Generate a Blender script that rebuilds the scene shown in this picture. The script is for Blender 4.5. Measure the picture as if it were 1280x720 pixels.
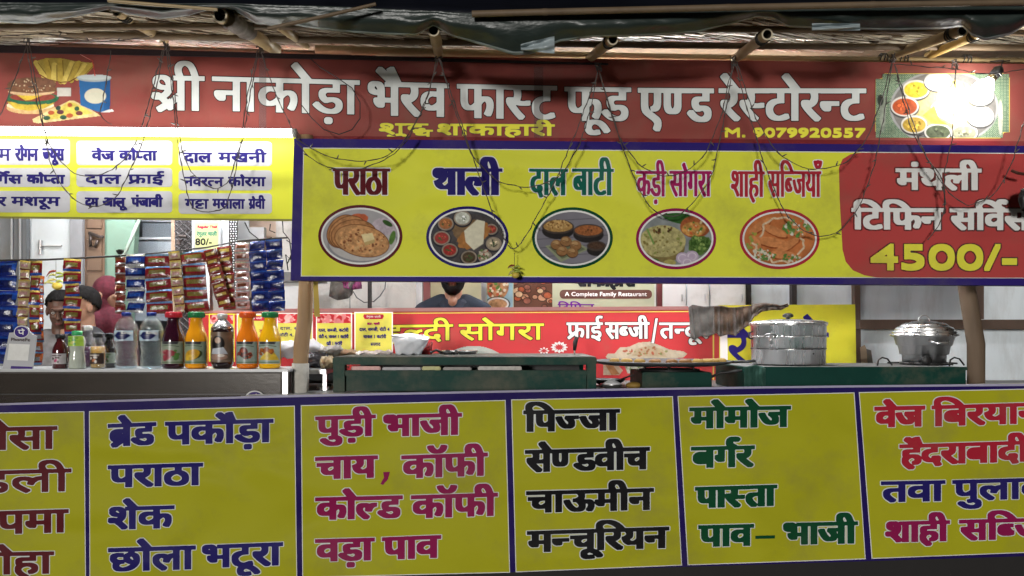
import bpy, bmesh, math, random
import numpy as np
PI = math.pi
scene = bpy.context.scene
for o in list(bpy.data.objects): bpy.data.objects.remove(o)

# ---------------------------------------------------------------- camera
F = 930.0; CZ = 1.35; HY = 420.0                       # focal length in photo pixels, eye height in metres
cam = bpy.data.cameras.new('camera'); camo = bpy.data.objects.new('camera', cam); scene.collection.objects.link(camo)
camo.location = (0, 0, CZ); camo.rotation_euler = (PI/2, 0, 0)
cam.sensor_width = 36; cam.lens = 36*F/1280; cam.clip_start = .05; cam.clip_end = 500
cam.shift_y = (HY - 360)/1280; scene.camera = camo

# ---------------------------------------------------------------- night sky, faint street light, exposure
SUN_EL, SUN_AZ = math.radians(4), math.radians(200)
world = bpy.data.worlds.new('World'); scene.world = world; world.use_nodes = True
wn = world.node_tree.nodes; wl = world.node_tree.links
bg = wn['Background']; sky = wn.new('ShaderNodeTexSky'); sky.sky_type = 'NISHITA'; sky.sun_disc = False
sky.sun_elevation = math.radians(-3.5); sky.sun_rotation = SUN_AZ; sky.ozone_density = .4; sky.dust_density = 3
wl.new(sky.outputs[0], bg.inputs[0]); bg.inputs[1].default_value = 0.05
sun = bpy.data.lights.new('street_glow', 'SUN'); sun.energy = 1.08; sun.angle = math.radians(7); sun.color = (1, .97, .92)
suno = bpy.data.objects.new('street_glow', sun); scene.collection.objects.link(suno)
suno.rotation_euler = (PI/2 - SUN_EL, 0, math.radians(-14))
suno.location = (-1, -3, 4)
scene.view_settings.view_transform = 'Standard'; scene.view_settings.look = 'None'
scene.view_settings.exposure = 0.8; scene.view_settings.gamma = 1.0
scene.view_settings.use_curve_mapping = False
if scene.render.engine: scene.render.engine = 'CYCLES'
scene.cycles.max_bounces = 6; scene.cycles.transparent_max_bounces = 12; scene.cycles.sample_clamp_indirect = 6
rnd = random.Random(7)

# ---------------------------------------------------------------- helpers
def W(px, py, Y):
    """the point at depth Y that stands where the photograph shows (px, py)"""
    return ((px - 640)/F*Y, Y, CZ - (py - HY)/F*Y)
class Plane:
    def __init__(s, a, b, c):
        a, b, c = (np.array(W(*q)) for q in (a, b, c))
        n = np.cross(b - a, c - a); n /= np.linalg.norm(n)
        if n[1] > 0: n = -n
        s.n = n; s.p = a
    def at(s, P, off=0.0):
        P = np.asarray(P, float).reshape(-1, 2); o = np.array([0, 0, CZ])
        d = np.stack([(P[:, 0] - 640)/F, np.ones(len(P)), -(P[:, 1] - HY)/F], 1)
        t = ((s.p - o) @ s.n)/(d @ s.n)
        return o + d*t[:, None] + s.n*off

def nd(m, t, **kw):
    n = m.node_tree.nodes.new(t)
    for k, v in kw.items(): setattr(n, k, v)
    return n
MATS = {}
def mat(name, col=(.5, .5, .5), rough=.5, metal=0, vary=.12, scale=6, bump=0, bscale=40, spec=.5, emit=None, estr=1,
        trans=0, alpha=1, attr=False, stretch=(1, 1, 1), wrinkle=0, col2=None, dirt=0, ior=1.45, coat=0, sheen=0):
    if name in MATS: return MATS[name]
    m = bpy.data.materials.new(name); m.use_nodes = True; L = m.node_tree.links
    b = m.node_tree.nodes['Principled BSDF']; b.inputs['Roughness'].default_value = rough; b.inputs['Metallic'].default_value = metal
    b.inputs['Specular IOR Level'].default_value = spec; b.inputs['IOR'].default_value = ior
    b.inputs['Transmission Weight'].default_value = trans; b.inputs['Alpha'].default_value = alpha
    b.inputs['Coat Weight'].default_value = coat
    if sheen: b.inputs['Sheen Weight'].default_value = sheen
    geo = nd(m, 'ShaderNodeNewGeometry'); mp = nd(m, 'ShaderNodeMapping'); L.new(geo.outputs['Position'], mp.inputs[0])
    mp.inputs['Scale'].default_value = stretch
    no = nd(m, 'ShaderNodeTexNoise'); no.inputs['Scale'].default_value = scale; no.inputs['Detail'].default_value = 6; L.new(mp.outputs[0], no.inputs[0])
    mix = nd(m, 'ShaderNodeMix', data_type='RGBA'); L.new(no.outputs[0], mix.inputs[0])
    c2 = col2 or tuple(min(1, c*(1 + vary)) for c in col); c1 = col if col2 else tuple(c*(1 - vary) for c in col)
    mix.inputs[6].default_value = (*c1, 1); mix.inputs[7].default_value = (*c2, 1)
    out = mix.outputs[2]
    if attr:
        at = nd(m, 'ShaderNodeAttribute', attribute_name='Col'); mu = nd(m, 'ShaderNodeMix', data_type='RGBA', blend_type='MULTIPLY')
        mu.inputs[0].default_value = 1; mix.inputs[6].default_value = (.9, .9, .9, 1); mix.inputs[7].default_value = (1.06, 1.06, 1.06, 1)
        L.new(out, mu.inputs[6]); L.new(at.outputs[0], mu.inputs[7]); out = mu.outputs[2]
    if dirt:
        n2 = nd(m, 'ShaderNodeTexNoise'); n2.inputs['Scale'].default_value = 2.3; n2.inputs['Detail'].default_value = 9; n2.inputs['Roughness'].default_value = .7
        L.new(mp.outputs[0], n2.inputs[0]); cr = nd(m, 'ShaderNodeValToRGB'); cr.color_ramp.elements[0].position = .5; cr.color_ramp.elements[1].position = .72
        cr.color_ramp.elements[0].color = (0, 0, 0, 1); cr.color_ramp.elements[1].color = (dirt,)*3 + (1,)
        L.new(n2.outputs[0], cr.inputs[0]); dm = nd(m, 'ShaderNodeMix', data_type='RGBA'); L.new(cr.outputs[0], dm.inputs[0]); L.new(out, dm.inputs[6])
        dm.inputs[7].default_value = (.16, .13, .09, 1); out = dm.outputs[2]
    L.new(out, b.inputs['Base Color'])
    rr = nd(m, 'ShaderNodeMapRange'); L.new(no.outputs[0], rr.inputs[0]); rr.inputs[3].default_value = max(0, rough - .07); rr.inputs[4].default_value = min(1, rough + .09)
    L.new(rr.outputs[0], b.inputs['Roughness'])
    last = None
    if wrinkle:
        w1 = nd(m, 'ShaderNodeMapping'); L.new(geo.outputs['Position'], w1.inputs[0]); w1.inputs['Scale'].default_value = (1.2, 1, 2.2); w1.inputs['Rotation'].default_value = (0, .5, 0)
        wn_ = nd(m, 'ShaderNodeTexNoise'); wn_.inputs['Scale'].default_value = 1.5; wn_.inputs['Detail'].default_value = 1.2; wn_.inputs['Distortion'].default_value = .5
        L.new(w1.outputs[0], wn_.inputs[0]); bp = nd(m, 'ShaderNodeBump'); bp.inputs['Strength'].default_value = 1; bp.inputs['Distance'].default_value = wrinkle
        L.new(wn_.outputs[0], bp.inputs['Height']); last = bp
    if bump:
        bn = nd(m, 'ShaderNodeTexNoise'); bn.inputs['Scale'].default_value = bscale; bn.inputs['Detail'].default_value = 5; L.new(mp.outputs[0], bn.inputs[0])
        bp = nd(m, 'ShaderNodeBump'); bp.inputs['Strength'].default_value = .8; bp.inputs['Distance'].default_value = bump; L.new(bn.outputs[0], bp.inputs['Height'])
        if last: L.new(last.outputs[0], bp.inputs['Normal'])
        last = bp
    if last: L.new(last.outputs[0], b.inputs['Normal'])
    if emit: b.inputs['Emission Color'].default_value = (*emit, 1); b.inputs['Emission Strength'].default_value = estr
    MATS[name] = m; return m
def clear(name, tint=(.9, .95, .97), rough=.07, low=.07, high=.8, bumpd=.004):
    """thin clear plastic or glass: see-through with a mirror-like sheen that grows towards the rim"""
    if name in MATS: return MATS[name]
    m = bpy.data.materials.new(name); m.use_nodes = True; N = m.node_tree.nodes; L = m.node_tree.links; N.remove(N['Principled BSDF'])
    tr = nd(m, 'ShaderNodeBsdfTransparent'); tr.inputs[0].default_value = (*tint, 1); gl = nd(m, 'ShaderNodeBsdfGlossy'); gl.inputs[0].default_value = (.9, .9, .9, 1); gl.inputs[1].default_value = rough
    lw = nd(m, 'ShaderNodeLayerWeight'); lw.inputs[0].default_value = .35; mr = nd(m, 'ShaderNodeMapRange'); mr.inputs[3].default_value = low; mr.inputs[4].default_value = high
    no = nd(m, 'ShaderNodeTexNoise'); no.inputs['Scale'].default_value = 60; bp = nd(m, 'ShaderNodeBump'); bp.inputs['Distance'].default_value = bumpd; L.new(no.outputs[0], bp.inputs['Height']); L.new(bp.outputs[0], gl.inputs['Normal'])
    L.new(lw.outputs['Facing'], mr.inputs[0]); mx = nd(m, 'ShaderNodeMixShader'); L.new(mr.outputs[0], mx.inputs[0]); L.new(tr.outputs[0], mx.inputs[1]); L.new(gl.outputs[0], mx.inputs[2]); L.new(mx.outputs[0], N['Material Output'].inputs[0])
    MATS[name] = m; return m
def flex(name, col, **kw):
    kw.setdefault('rough', .48); kw.setdefault('vary', .09); kw.setdefault('scale', 3); kw.setdefault('wrinkle', .085)
    kw.setdefault('bump', .0006); kw.setdefault('bscale', 260); kw.setdefault('spec', .07); kw.setdefault('dirt', .36)
    return mat('flex_' + name, col, **kw)

def thing(name, label, cat, loc=(0, 0, 0), group=None, kind=None):
    o = bpy.data.objects.new(name, None); scene.collection.objects.link(o); o.location = loc; o.empty_display_size = .05
    o['label'] = label; o['category'] = cat
    if group: o['group'] = group
    return o
def worldloc(o):
    v = np.zeros(3)
    while o is not None: v = v + np.array(o.location); o = o.parent
    return v
def link(name, me, parent=None, smooth=False, loc=None):
    o = bpy.data.objects.new(name, me); scene.collection.objects.link(o)
    if parent is not None: o.parent = parent
    if loc is not None: o.location = loc
    if smooth: me.polygons.foreach_set('use_smooth', [True]*len(me.polygons))
    return o
def raw(name, verts, faces, m, parent=None, smooth=False, mi=None):
    """mesh from world coordinates"""
    v = np.asarray(verts, float).reshape(-1, 3)
    if parent is not None: v = v - worldloc(parent)
    me = bpy.data.meshes.new(name); me.from_pydata(v.tolist(), [], faces)
    for x in (m if isinstance(m, (list, tuple)) else [m]): me.materials.append(x)
    if mi is not None: me.polygons.foreach_set('material_index', mi)
    return link(name, me, parent, smooth)
def single(name, label, cat, o, group=None):
    o['label'] = label; o['category'] = cat
    if group: o['group'] = group
    return o
def kind(o, k): o['kind'] = k; return o

class MB:
    """collects shapes into one mesh (world coordinates)"""
    def __init__(s): s.v = []; s.f = []; s.m = []; s.c = 0
    def add(s, v, f, k=0):
        n = len(s.v); s.v += [tuple(map(float, q)) for q in v]; s.f += [tuple(i + n for i in q) for q in f]; s.m += [k]*len(f); return s
    def box(s, x0, x1, y0, y1, z0, z1, k=0, bev=0):
        if bev:
            bm = bmesh.new(); bmesh.ops.create_cube(bm, size=1)
            for q in bm.verts: q.co = ((x0+x1)/2 + q.co.x*(x1-x0), (y0+y1)/2 + q.co.y*(y1-y0), (z0+z1)/2 + q.co.z*(z1-z0))
            bmesh.ops.bevel(bm, geom=bm.edges[:], offset=bev, segments=2, affect='EDGES')
            bm.verts.index_update(); s.add([q.co for q in bm.verts], [[q.index for q in f.verts] for f in bm.faces], k); bm.free(); return s
        return s.add([(x0,y0,z0),(x1,y0,z0),(x1,y1,z0),(x0,y1,z0),(x0,y0,z1),(x1,y0,z1),(x1,y1,z1),(x0,y1,z1)],
                     [(0,3,2,1),(4,5,6,7),(0,1,5,4),(1,2,6,5),(2,3,7,6),(3,0,4,7)], k)
    def hexa(s, front, back, k=0):
        """front and back: four corners each, same order"""
        return s.add(list(front) + list(back), [(0,1,2,3),(7,6,5,4),(0,4,5,1),(1,5,6,2),(2,6,7,3),(3,7,4,0)], k)
    def tube(s, pts, r, n=8, k=0, cap=True, taper=None):
        P = [np.array(p, float) for p in pts]; base = len(s.v); up = None; N = len(P)
        for i, p in enumerate(P):
            d = P[min(i+1, N-1)] - P[max(i-1, 0)]; d = d/(np.linalg.norm(d) or 1)
            if up is None:
                up = np.array([0, 0, 1.]) if abs(d[2]) < .9 else np.array([1., 0, 0])
            a = np.cross(d, up); a /= (np.linalg.norm(a) or 1); b = np.cross(a, d); up = b
            rr = r[i] if hasattr(r, '__len__') else r
            for j in range(n):
                t = 2*PI*j/n; s.v.append(tuple(p + rr*(math.cos(t)*a + math.sin(t)*b)))
        for i in range(N-1):
            for j in range(n):
                s.f.append((base+i*n+j, base+i*n+(j+1)%n, base+(i+1)*n+(j+1)%n, base+(i+1)*n+j)); s.m.append(k)
        if cap:
            s.f.append(tuple(base+j for j in range(n))[::-1]); s.f.append(tuple(base+(N-1)*n+j for j in range(n))); s.m += [k, k]
        return s
    def lathe(s, c, prof, n=24, k=0, squash=1.0, kf=None):
        """prof: (radius, z) from bottom to top, about the vertical through c"""
        base = len(s.v)
        for r, z in prof:
            for j in range(n):
                t = 2*PI*j/n; s.v.append((c[0] + r*math.cos(t), c[1] + r*math.sin(t)*squash, c[2] + z))
        for i in range(len(prof)-1):
            for j in range(n):
                s.f.append((base+i*n+j, base+i*n+(j+1)%n, base+(i+1)*n+(j+1)%n, base+(i+1)*n+j)); s.m.append(kf(i) if kf else k)
        s.f.append(tuple(base+j for j in range(n))[::-1]); s.f.append(tuple(base+(len(prof)-1)*n+j for j in range(n))); s.m += [kf(0) if kf else k, kf(len(prof)-2) if kf else k]
        return s
    def ball(s, c, r, n=12, k=0, sc=(1,1,1)):
        prof = [(max(1e-4, math.sin(t)), -math.cos(t)) for t in np.linspace(0, PI, n//2+2)]
        base = len(s.v); s.lathe((0,0,0), prof, n, k)
        for i in range(base, len(s.v)):
            x, y, z = s.v[i]; s.v[i] = (c[0]+x*r*sc[0], c[1]+y*r*sc[1], c[2]+z*r*sc[2])
        return s
    def build(s, name, m, parent=None, smooth=False): return raw(name, s.v, s.f, m, parent, smooth, s.m if isinstance(m, (list, tuple)) else None)

def quad(name, pl, P, m, parent, off, thick=0.0):
    """a sheet on a plane from px corners"""
    f = pl.at(P, off)
    if not thick: return raw(name, f, [tuple(range(len(P)))], m, parent)
    b = pl.at(P, off) - pl.n*thick; n = len(P)
    return raw(name, np.vstack([f, b]), [tuple(range(n)), tuple(range(2*n-1, n-1, -1))] + [(i, i+n, (i+1)%n+n, (i+1)%n) for i in range(n)], m, parent)
def rrect(x0, y0, x1, y1, r, dy=0.0, n=5):
    P = []
    for cx, cy, a in ((x1-r, y0+r, -90), (x1-r, y1-r, 0), (x0+r, y1-r, 90), (x0+r, y0+r, 180)):
        for k in range(n+1):
            t = math.radians(a + 90*k/n); x = cx + r*math.cos(t); P.append((x, cy + r*math.sin(t) + dy*(x-x0)/(x1-x0)))
    return P
def ellp(cx, cy, rx, ry, n=48): return [(cx+rx*math.cos(t), cy+ry*math.sin(t)) for t in np.linspace(0, 2*PI, n+1)[:-1]]
def annulus(name, pl, cx, cy, r0, r1, m, parent, off, n=56):
    A = np.array(ellp(cx, cy, *r0, n)); B = np.array(ellp(cx, cy, *r1, n))
    return raw(name, np.vstack([pl.at(A, off), pl.at(B, off)]), [(i, (i+1)%n, (i+1)%n+n, i+n) for i in range(n)], m, parent)

# ---------------------------------------------------------------- lettering engine
# glyph outlines come from Blender's built-in font; they are laid out, thickened into sign-painter weight and
# turned into flat printed letter shapes
BODY = 0.0
GL = {}
def load_glyphs(chars):
    global BODY
    tmp = []
    for ch in chars:
        for body in (ch, ch + 'I'):
            cu = bpy.data.curves.new('glyph', 'FONT'); cu.body = body; cu.size = 1.0
            cu.resolution_u = 5; cu.fill_mode = 'NONE' if False else 'NONE'
            o = bpy.data.objects.new('glyph', cu); scene.collection.objects.link(o); tmp.append((ch, body, o))
    dg = bpy.context.evaluated_depsgraph_get()
    data = {}
    for ch, body, o in tmp:
        me = o.evaluated_get(dg).to_mesh()
        n = len(me.vertices); co = np.zeros(n*3); me.vertices.foreach_get('co', co); co = co.reshape(-1, 3)[:, :2]
        nxt = {}
        ed = [tuple(e.vertices) for e in me.edges]
        loops = []; adj = {}
        for a, b in ed:
            adj.setdefault(a, []).append(b); adj.setdefault(b, []).append(a)
        seen = set()
        for s in range(n):
            if s in seen or s not in adj: continue
            lp = [s]; seen.add(s); cur = s
            # keep the spline's own direction: vertices are consecutive
            while True:
                c = [x for x in adj[cur] if x not in seen]
                if not c: break
                nx = min(c) if cur == s else c[0]
                lp.append(nx); seen.add(nx); cur = nx
            if len(lp) > 2: loops.append(co[lp])
        data[body] = loops
        o.evaluated_get(dg).to_mesh_clear()
    for ch, body, o in tmp:
        cu = o.data; bpy.data.objects.remove(o); bpy.data.curves.remove(cu)
    imin = min(l[:, 0].min() for l in data['I'])
    for ch in chars:
        L = data[ch]; M = data[ch + 'I']
        # the I is the right-most shape in the pair
        allx = sorted(M, key=lambda l: l[:, 0].max())
        rest = M[len(L):] if len(M) > len(L) else [allx[-1]]
        adv = min(l[:, 0].min() for l in rest) - imin
        GL[ch] = (L, adv)
    BODY = max(l[:, 1].max() for l in GL['न'][0])

def fill_loops(loops, W, H):
    """non-zero winding coverage raster (box supersampled 2x2)"""
    w2, h2 = W*2, H*2
    D = np.zeros((h2, w2 + 1), np.int32)
    for lp in loops:
        P = np.asarray(lp)*2.0; Q = np.roll(P, -1, axis=0)
        for (x0, y0), (x1, y1) in zip(P, Q):
            if y0 == y1: continue
            s = 1
            if y0 > y1: x0, y0, x1, y1, s = x1, y1, x0, y0, -1
            r0 = max(0, int(math.ceil(y0 - .5))); r1 = min(h2 - 1, int(math.ceil(y1 - .5)) - 1)
            if r1 < r0: continue
            rr = np.arange(r0, r1 + 1); xx = x0 + (rr + .5 - y0)*(x1 - x0)/(y1 - y0)
            ci = np.clip(np.ceil(xx - .5).astype(int), 0, w2)
            np.add.at(D, (rr, ci), s)
    F = (np.cumsum(D, axis=1)[:, :w2] != 0).astype(np.float32)
    return F.reshape(H, 2, W, 2).mean(axis=(1, 3))

def maxf(F, r, ax):
    if r <= 0: return F
    G = F.copy()
    for k in range(1, r + 1):
        G = np.maximum(G, np.roll(F, k, ax)); G = np.maximum(G, np.roll(F, -k, ax))
    return G
def dilate_disk(F, r):
    G = F.copy(); R = int(math.ceil(r))
    for dy in range(-R, R + 1):
        rem = r*r - dy*dy
        if rem < 0: continue
        dx = int(round(math.sqrt(rem)))
        A = np.roll(F, dy, 0)
        G = np.maximum(G, maxf(A, dx, 1))
    return G
def blur(F, n=1):
    for _ in range(n):
        F = (np.roll(F, 1, 0) + 2*F + np.roll(F, -1, 0))/4
        F = (np.roll(F, 1, 1) + 2*F + np.roll(F, -1, 1))/4
    return F

def contours(F, lv=0.5):
    H, W = F.shape
    B = F > lv
    code = (B[:-1, :-1]*1 + B[:-1, 1:]*2 + B[1:, 1:]*4 + B[1:, :-1]*8)
    ys, xs = np.nonzero((code > 0) & (code < 15))
    T = {1: [(3, 0)], 2: [(0, 1)], 3: [(3, 1)], 4: [(1, 2)], 5: [(3, 0), (1, 2)], 6: [(0, 2)], 7: [(3, 2)],
         8: [(2, 3)], 9: [(2, 0)], 10: [(0, 1), (2, 3)], 11: [(2, 1)], 12: [(1, 3)], 13: [(1, 0)], 14: [(0, 3)]}
    nxt = {}
    def key(y, x, e):
        if e == 0: return (y, x, 0)
        if e == 2: return (y + 1, x, 0)
        if e == 3: return (y, x, 1)
        return (y, x + 1, 1)
    for y, x in zip(ys.tolist(), xs.tolist()):
        for a, b in T[int(code[y, x])]:
            nxt.setdefault(key(y, x, a), []).append(key(y, x, b))
    def pos(k):
        y, x, o = k
        if o == 0:
            a, b = F[y, x], F[y, x + 1]; return (x + (lv - a)/(b - a), float(y))
        a, b = F[y, x], F[y + 1, x]; return (float(x), y + (lv - a)/(b - a))
    out = []
    while nxt:
        s = next(iter(nxt)); cur = s; lp = []
        while cur in nxt:
            l = nxt[cur]; n = l.pop()
            if not l: del nxt[cur]
            lp.append(pos(cur)); cur = n
            if cur == s: break
        if len(lp) > 5: out.append(np.array(lp))
    return out

def dp(P, tol):
    n = len(P)
    keep = np.zeros(n, bool); a = 0; b = int(np.argmax(((P - P[0])**2).sum(1))); keep[a] = keep[b] = True
    P2 = np.vstack([P, P[:1]])
    st = [(a, b), (b, n)]
    while st:
        i, j = st.pop()
        if j - i < 2: continue
        d = P2[j] - P2[i]; L = math.hypot(*d) or 1e-9
        v = P2[i+1:j] - P2[i]
        dist = np.abs(v[:, 0]*d[1] - v[:, 1]*d[0])/L
        k = int(np.argmax(dist))
        if dist[k] > tol:
            m = i + 1 + k; keep[m] = True; st += [(i, m), (m, j)]
    return P[keep]

CONS = set('कखगघचछजझटठडढणतथदधनपफबभमयरलवशषसह')
STEMLESS = set('टठडढदरछह')
def stroke(pts, w):
    """a bar of width w along pts, as several closed loops"""
    out = []
    for (x0, y0), (x1, y1) in zip(pts, pts[1:]):
        L = math.hypot(x1 - x0, y1 - y0) or 1e-9; nx, ny = -(y1 - y0)/L*w/2, (x1 - x0)/L*w/2
        out.append(np.array([(x0 + nx, y0 + ny), (x1 + nx, y1 + ny), (x1 - nx, y1 - ny), (x0 - nx, y0 - ny)]))
    for x0, y0 in pts[1:-1]:
        out.append(np.array([(x0 + w/2*math.cos(t), y0 + w/2*math.sin(t)) for t in np.linspace(0, 2*PI, 9)[:-1]]))
    return out
def orient(loops):
    """all extra strokes wind the same way so the non-zero rule unites them"""
    r = []
    for l in loops:
        a = (l[:, 0]*np.roll(l[:, 1], -1) - l[:, 1]*np.roll(l[:, 0], -1)).sum()
        r.append(l if a < 0 else l[::-1])
    return r
def stem_left(ch):
    """x of the left edge of the right-hand stem"""
    L, adv = GL[ch]
    F = fill_loops([(l*100 + (20, 20)) for l in L], int(adv*100 + 60), int(BODY*100 + 60))
    band = F[22:20 + int(BODY*100)]
    col = band.mean(0) > .9
    xs = np.nonzero(col)[0]
    if len(xs) == 0: return adv - .2
    e = xs[-1]; s = e
    while s - 1 in xs: s -= 1
    return (s - 20)/100
def clipx(loop, xm):
    """keep the part of a loop left of xm"""
    out = []; n = len(loop)
    for i in range(n):
        a, b = loop[i], loop[(i + 1) % n]
        ia, ib = a[0] <= xm, b[0] <= xm
        if ia: out.append(a)
        if ia != ib:
            t = (xm - a[0])/(b[0] - a[0]); out.append(a + (b - a)*t)
    return np.array(out) if len(out) > 2 else None

GAP = 0.0
def shape(text):
    """text -> outlines in em units and the pen's end"""
    loops = []; x = 0.0; i = 0; n = len(text)
    sh = lambda L, dx, sx=1, sy=1, dy=0: [l*(sx, sy) + (dx, dy) for l in L]
    while i < n:
        c = text[i]
        if c == ' ':
            x += .3; i += 1; continue
        if c in CONS:
            cl = [c]; i += 1
            if i < n and text[i] == '़': nuk = True; i += 1
            else: nuk = False
            while i + 1 < n and text[i] == '्' and text[i+1] in CONS:
                cl.append(text[i+1]); i += 2
                if i < n and text[i] == '़': nuk = True; i += 1
            marks = ''
            while i < n and text[i] in 'ािीुूृेैोौॉॉँंॅ्': marks += text[i]; i += 1
            reph = False
            if len(cl) > 1 and cl[0] == 'र': reph = True; cl = cl[1:]
            rakar = False
            if len(cl) > 1 and cl[-1] == 'र': rakar = True; cl = cl[:-1]
            if 'ि' in marks:
                loops += sh(GL['ि'][0], x); x += GL['ि'][1]; marks = marks.replace('ि', '')
            if cl == ['ट', 'ट']:
                L, a = GL['ट']; loops += sh(L, x, 1, .52, BODY*.48); loops += sh(L, x, 1, .52, 0); x += a; cl = []
            elif cl == ['द', 'ध']:
                L, a = GL['द']; loops += sh(L, x, 1, .7, BODY*.3); L, a2 = GL['ध']
                loops += sh(L, x + .14, .8, .55, -.10); x += a + .12; cl = []
            for k, g in enumerate(cl):
                L, a = GL[g]
                if k < len(cl) - 1:
                    s = stem_left(g) if g not in STEMLESS else a - .02
                    s -= .012
                    M = [clipx(l, s) for l in L]; loops += sh([m for m in M if m is not None], x)
                    loops += [np.array([(x + .05, BODY), (x + s + GAP + .06, BODY), (x + s + GAP + .06, BODY - .075), (x + .05, BODY - .075)])]
                    x += s + GAP
                else:
                    if rakar:
                        sx = x + (stem_left(g) if g not in STEMLESS else a*.6)
                        if g == 'फ': sx = x + a*.47
                        if g == 'श': loops += orient(stroke([(sx + .02, .27), (sx - .2, .10), (sx - .36, -.0)], .085))
                        else: loops += orient(stroke([(sx + .02, .24), (sx - .3, .0)], .085))
                    loops += sh(L, x); x += a
            if nuk: loops += sh(GL['़'][0], x)
            for m in marks:
                if m in 'ीाोौॉ':
                    loops += sh(GL[m][0], x); x += GL[m][1]
                else: loops += sh(GL[m][0], x)
            if reph:
                cx = x - .07; cy = BODY + .13
                if 'ी' in marks: cx += .12
                pts = [(cx + .02, BODY - .02)] + [(cx + .12*math.cos(t), cy + .12*math.sin(t)) for t in np.radians([240, 210, 180, 150, 120, 90, 60, 35])]
                loops += orient(stroke(pts, .085))
            continue
        if c in GL:
            loops += sh(GL[c][0], x); x += GL[c][1]
        i += 1
    return loops, x

STEM_EM = 0.093
def text_loops(text, x0, y0, x1, y1, h, stem, bar, outline, k=4, latin=False, tol=.35):
    """text whose ink spans x0..x1 (photo-plane px), head line at y0 (left) / y1 (right), body height h;
    returns loops of the face and of the outline"""
    global GAP
    GAP = 0.0; L, w_ = shape(text)
    GAP = max(.02, .9*(stem/((x1 - x0)/w_) - STEM_EM)); L, _ = shape(text)
    mn = min(l[:, 0].min() for l in L); mx = max(l[:, 0].max() for l in L)
    body = (0.729 if latin else BODY)
    W = (x1 - x0); wem = mx - mn
    sx = W/wem
    for _ in range(2):
        rx = max(0, (stem - STEM_EM*sx)/2); sx = (W - 2*rx)/wem
    sy = h/body
    for _ in range(2):
        ry = max(0, (bar - .075*sy)/2); sy = (h - 2*ry)/body
    pad = 3 + outline + rx
    up = max(l[:, 1].max() for l in L)*sy; dn = min(l[:, 1].min() for l in L)*sy
    Wp = int((W + 2*pad)*k); Hp = int((up - dn + 2*pad + 2*ry)*k)
    ox = pad + rx - mn*sx; oy = pad + ry + up
    P = [np.stack([(l[:, 0]*sx + ox)*k, (oy - l[:, 1]*sy)*k], 1) for l in L]
    F = fill_loops(P, Wp, Hp)
    G = maxf(maxf(F, int(round(rx*k)), 1), int(round(ry*k)), 0)
    G = blur(G, 2)
    def back(lps):
        out = []
        for l in lps:
            l = dp(l + .5, tol)
            if len(l) < 3: continue
            X = l[:, 0]/k - pad + x0
            Y = l[:, 1]/k - (oy - body*sy - ry)          # head line top -> 0
            Y = Y + y0 + (X - x0)/(x1 - x0)*(y1 - y0)
            out.append(np.stack([X, Y], 1))
        return out
    face = back(contours(G))
    rim = back(contours(blur(dilate_disk((G > .5).astype(np.float32), outline*k), 3))) if outline > 0 else None
    return face, rim

def fill2d(loops):
    """loops (px) -> verts, faces through Blender's own 2D curve fill"""
    cu = bpy.data.curves.new('fill', 'CURVE'); cu.dimensions = '2D'; cu.fill_mode = 'BOTH'; cu.resolution_u = 1
    for l in loops:
        sp = cu.splines.new('POLY'); sp.points.add(len(l) - 1)
        a = np.zeros((len(l), 4)); a[:, :2] = l; a[:, 3] = 1
        sp.points.foreach_set('co', a.ravel()); sp.use_cyclic_u = True
    o = bpy.data.objects.new('fill', cu)
    me = o.to_mesh()
    v = np.zeros(len(me.vertices)*3); me.vertices.foreach_get('co', v); v = v.reshape(-1, 3)[:, :2]
    f = [tuple(p.vertices) for p in me.polygons]
    o.to_mesh_clear(); bpy.data.objects.remove(o); bpy.data.curves.remove(cu)
    return v, f
# ---------------------------------------------------------------- lettering and printed pictures
load_glyphs(list("अआईउऊएकखगचछजझटठडढणतथदधनपफबभमयरलवशषसहािीुूृेैोौॉॉँं़्,–-./0123456789MI") + "A C F R a c e f h i l m n o p r s t u y P K T k d g".split())
def flag(sx, sy, kind_=None):
    """straight sign-painter strokes for the vowel marks over the head line"""
    h = BODY; w = .095
    e = orient(stroke([(-.08 - sx, h + sy), (-.08, h - .03)], w))
    e2 = orient(stroke([(-.08 - sx - .12, h + sy - .02), (-.13, h - .03)], w)) + orient(stroke([(-.08 - sx + .12, h + sy), (-.06, h - .03)], w))
    GL['े'] = (e, 0); GL['ै'] = (e2, 0)
    A, a = GL['ा']
    GL['ो'] = (A + [l + (a, 0) for l in e], a); GL['ौ'] = (A + [l + (a, 0) for l in e2], a)
INK = {'cloud': flex('cloud', (.66, .69, .68)), 'white': flex('white', (.78, .78, .76)), 'black': flex('black', (.010, .010, .012), dirt=.08), 'indigo': flex('indigo', (.020, .015, .135), dirt=.1),
       'maroon': flex('maroon', (.11, .014, .02), dirt=.1), 'teal': flex('teal', (.012, .12, .085)), 'magenta': flex('magenta', (.36, .010, .11)),
       'crimson': flex('crimson', (.42, .02, .04)), 'green': flex('green', (.006, .065, .026), dirt=.1), 'yellow': flex('yellow', (.78, .74, .07)),
       'smoke': flex('smoke', (.10, .08, .08)), 'purple': flex('purple', (.15, .02, .25)), 'rose': flex('rose', (.27, .012, .08), dirt=.15), 'palegold': flex('palegold', (.75, .6, .12))}
def word(pl, parent, text, x0, x1, y0, y1, h, stem, bar, ink, rim=None, rw=1.2, off=.0016, latin=False, k=4, name='word'):
    face, outl = text_loops(text, x0, y0, x1, y1, h, stem, bar, rw if rim else 0, k, latin)
    v, f = fill2d(face); o = raw(name, pl.at(v, off), f, INK[ink], parent)
    if rim:
        v, f = fill2d(outl); raw('word_outline', pl.at(v, off - .0005), f, INK[rim], o)
    return o

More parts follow.
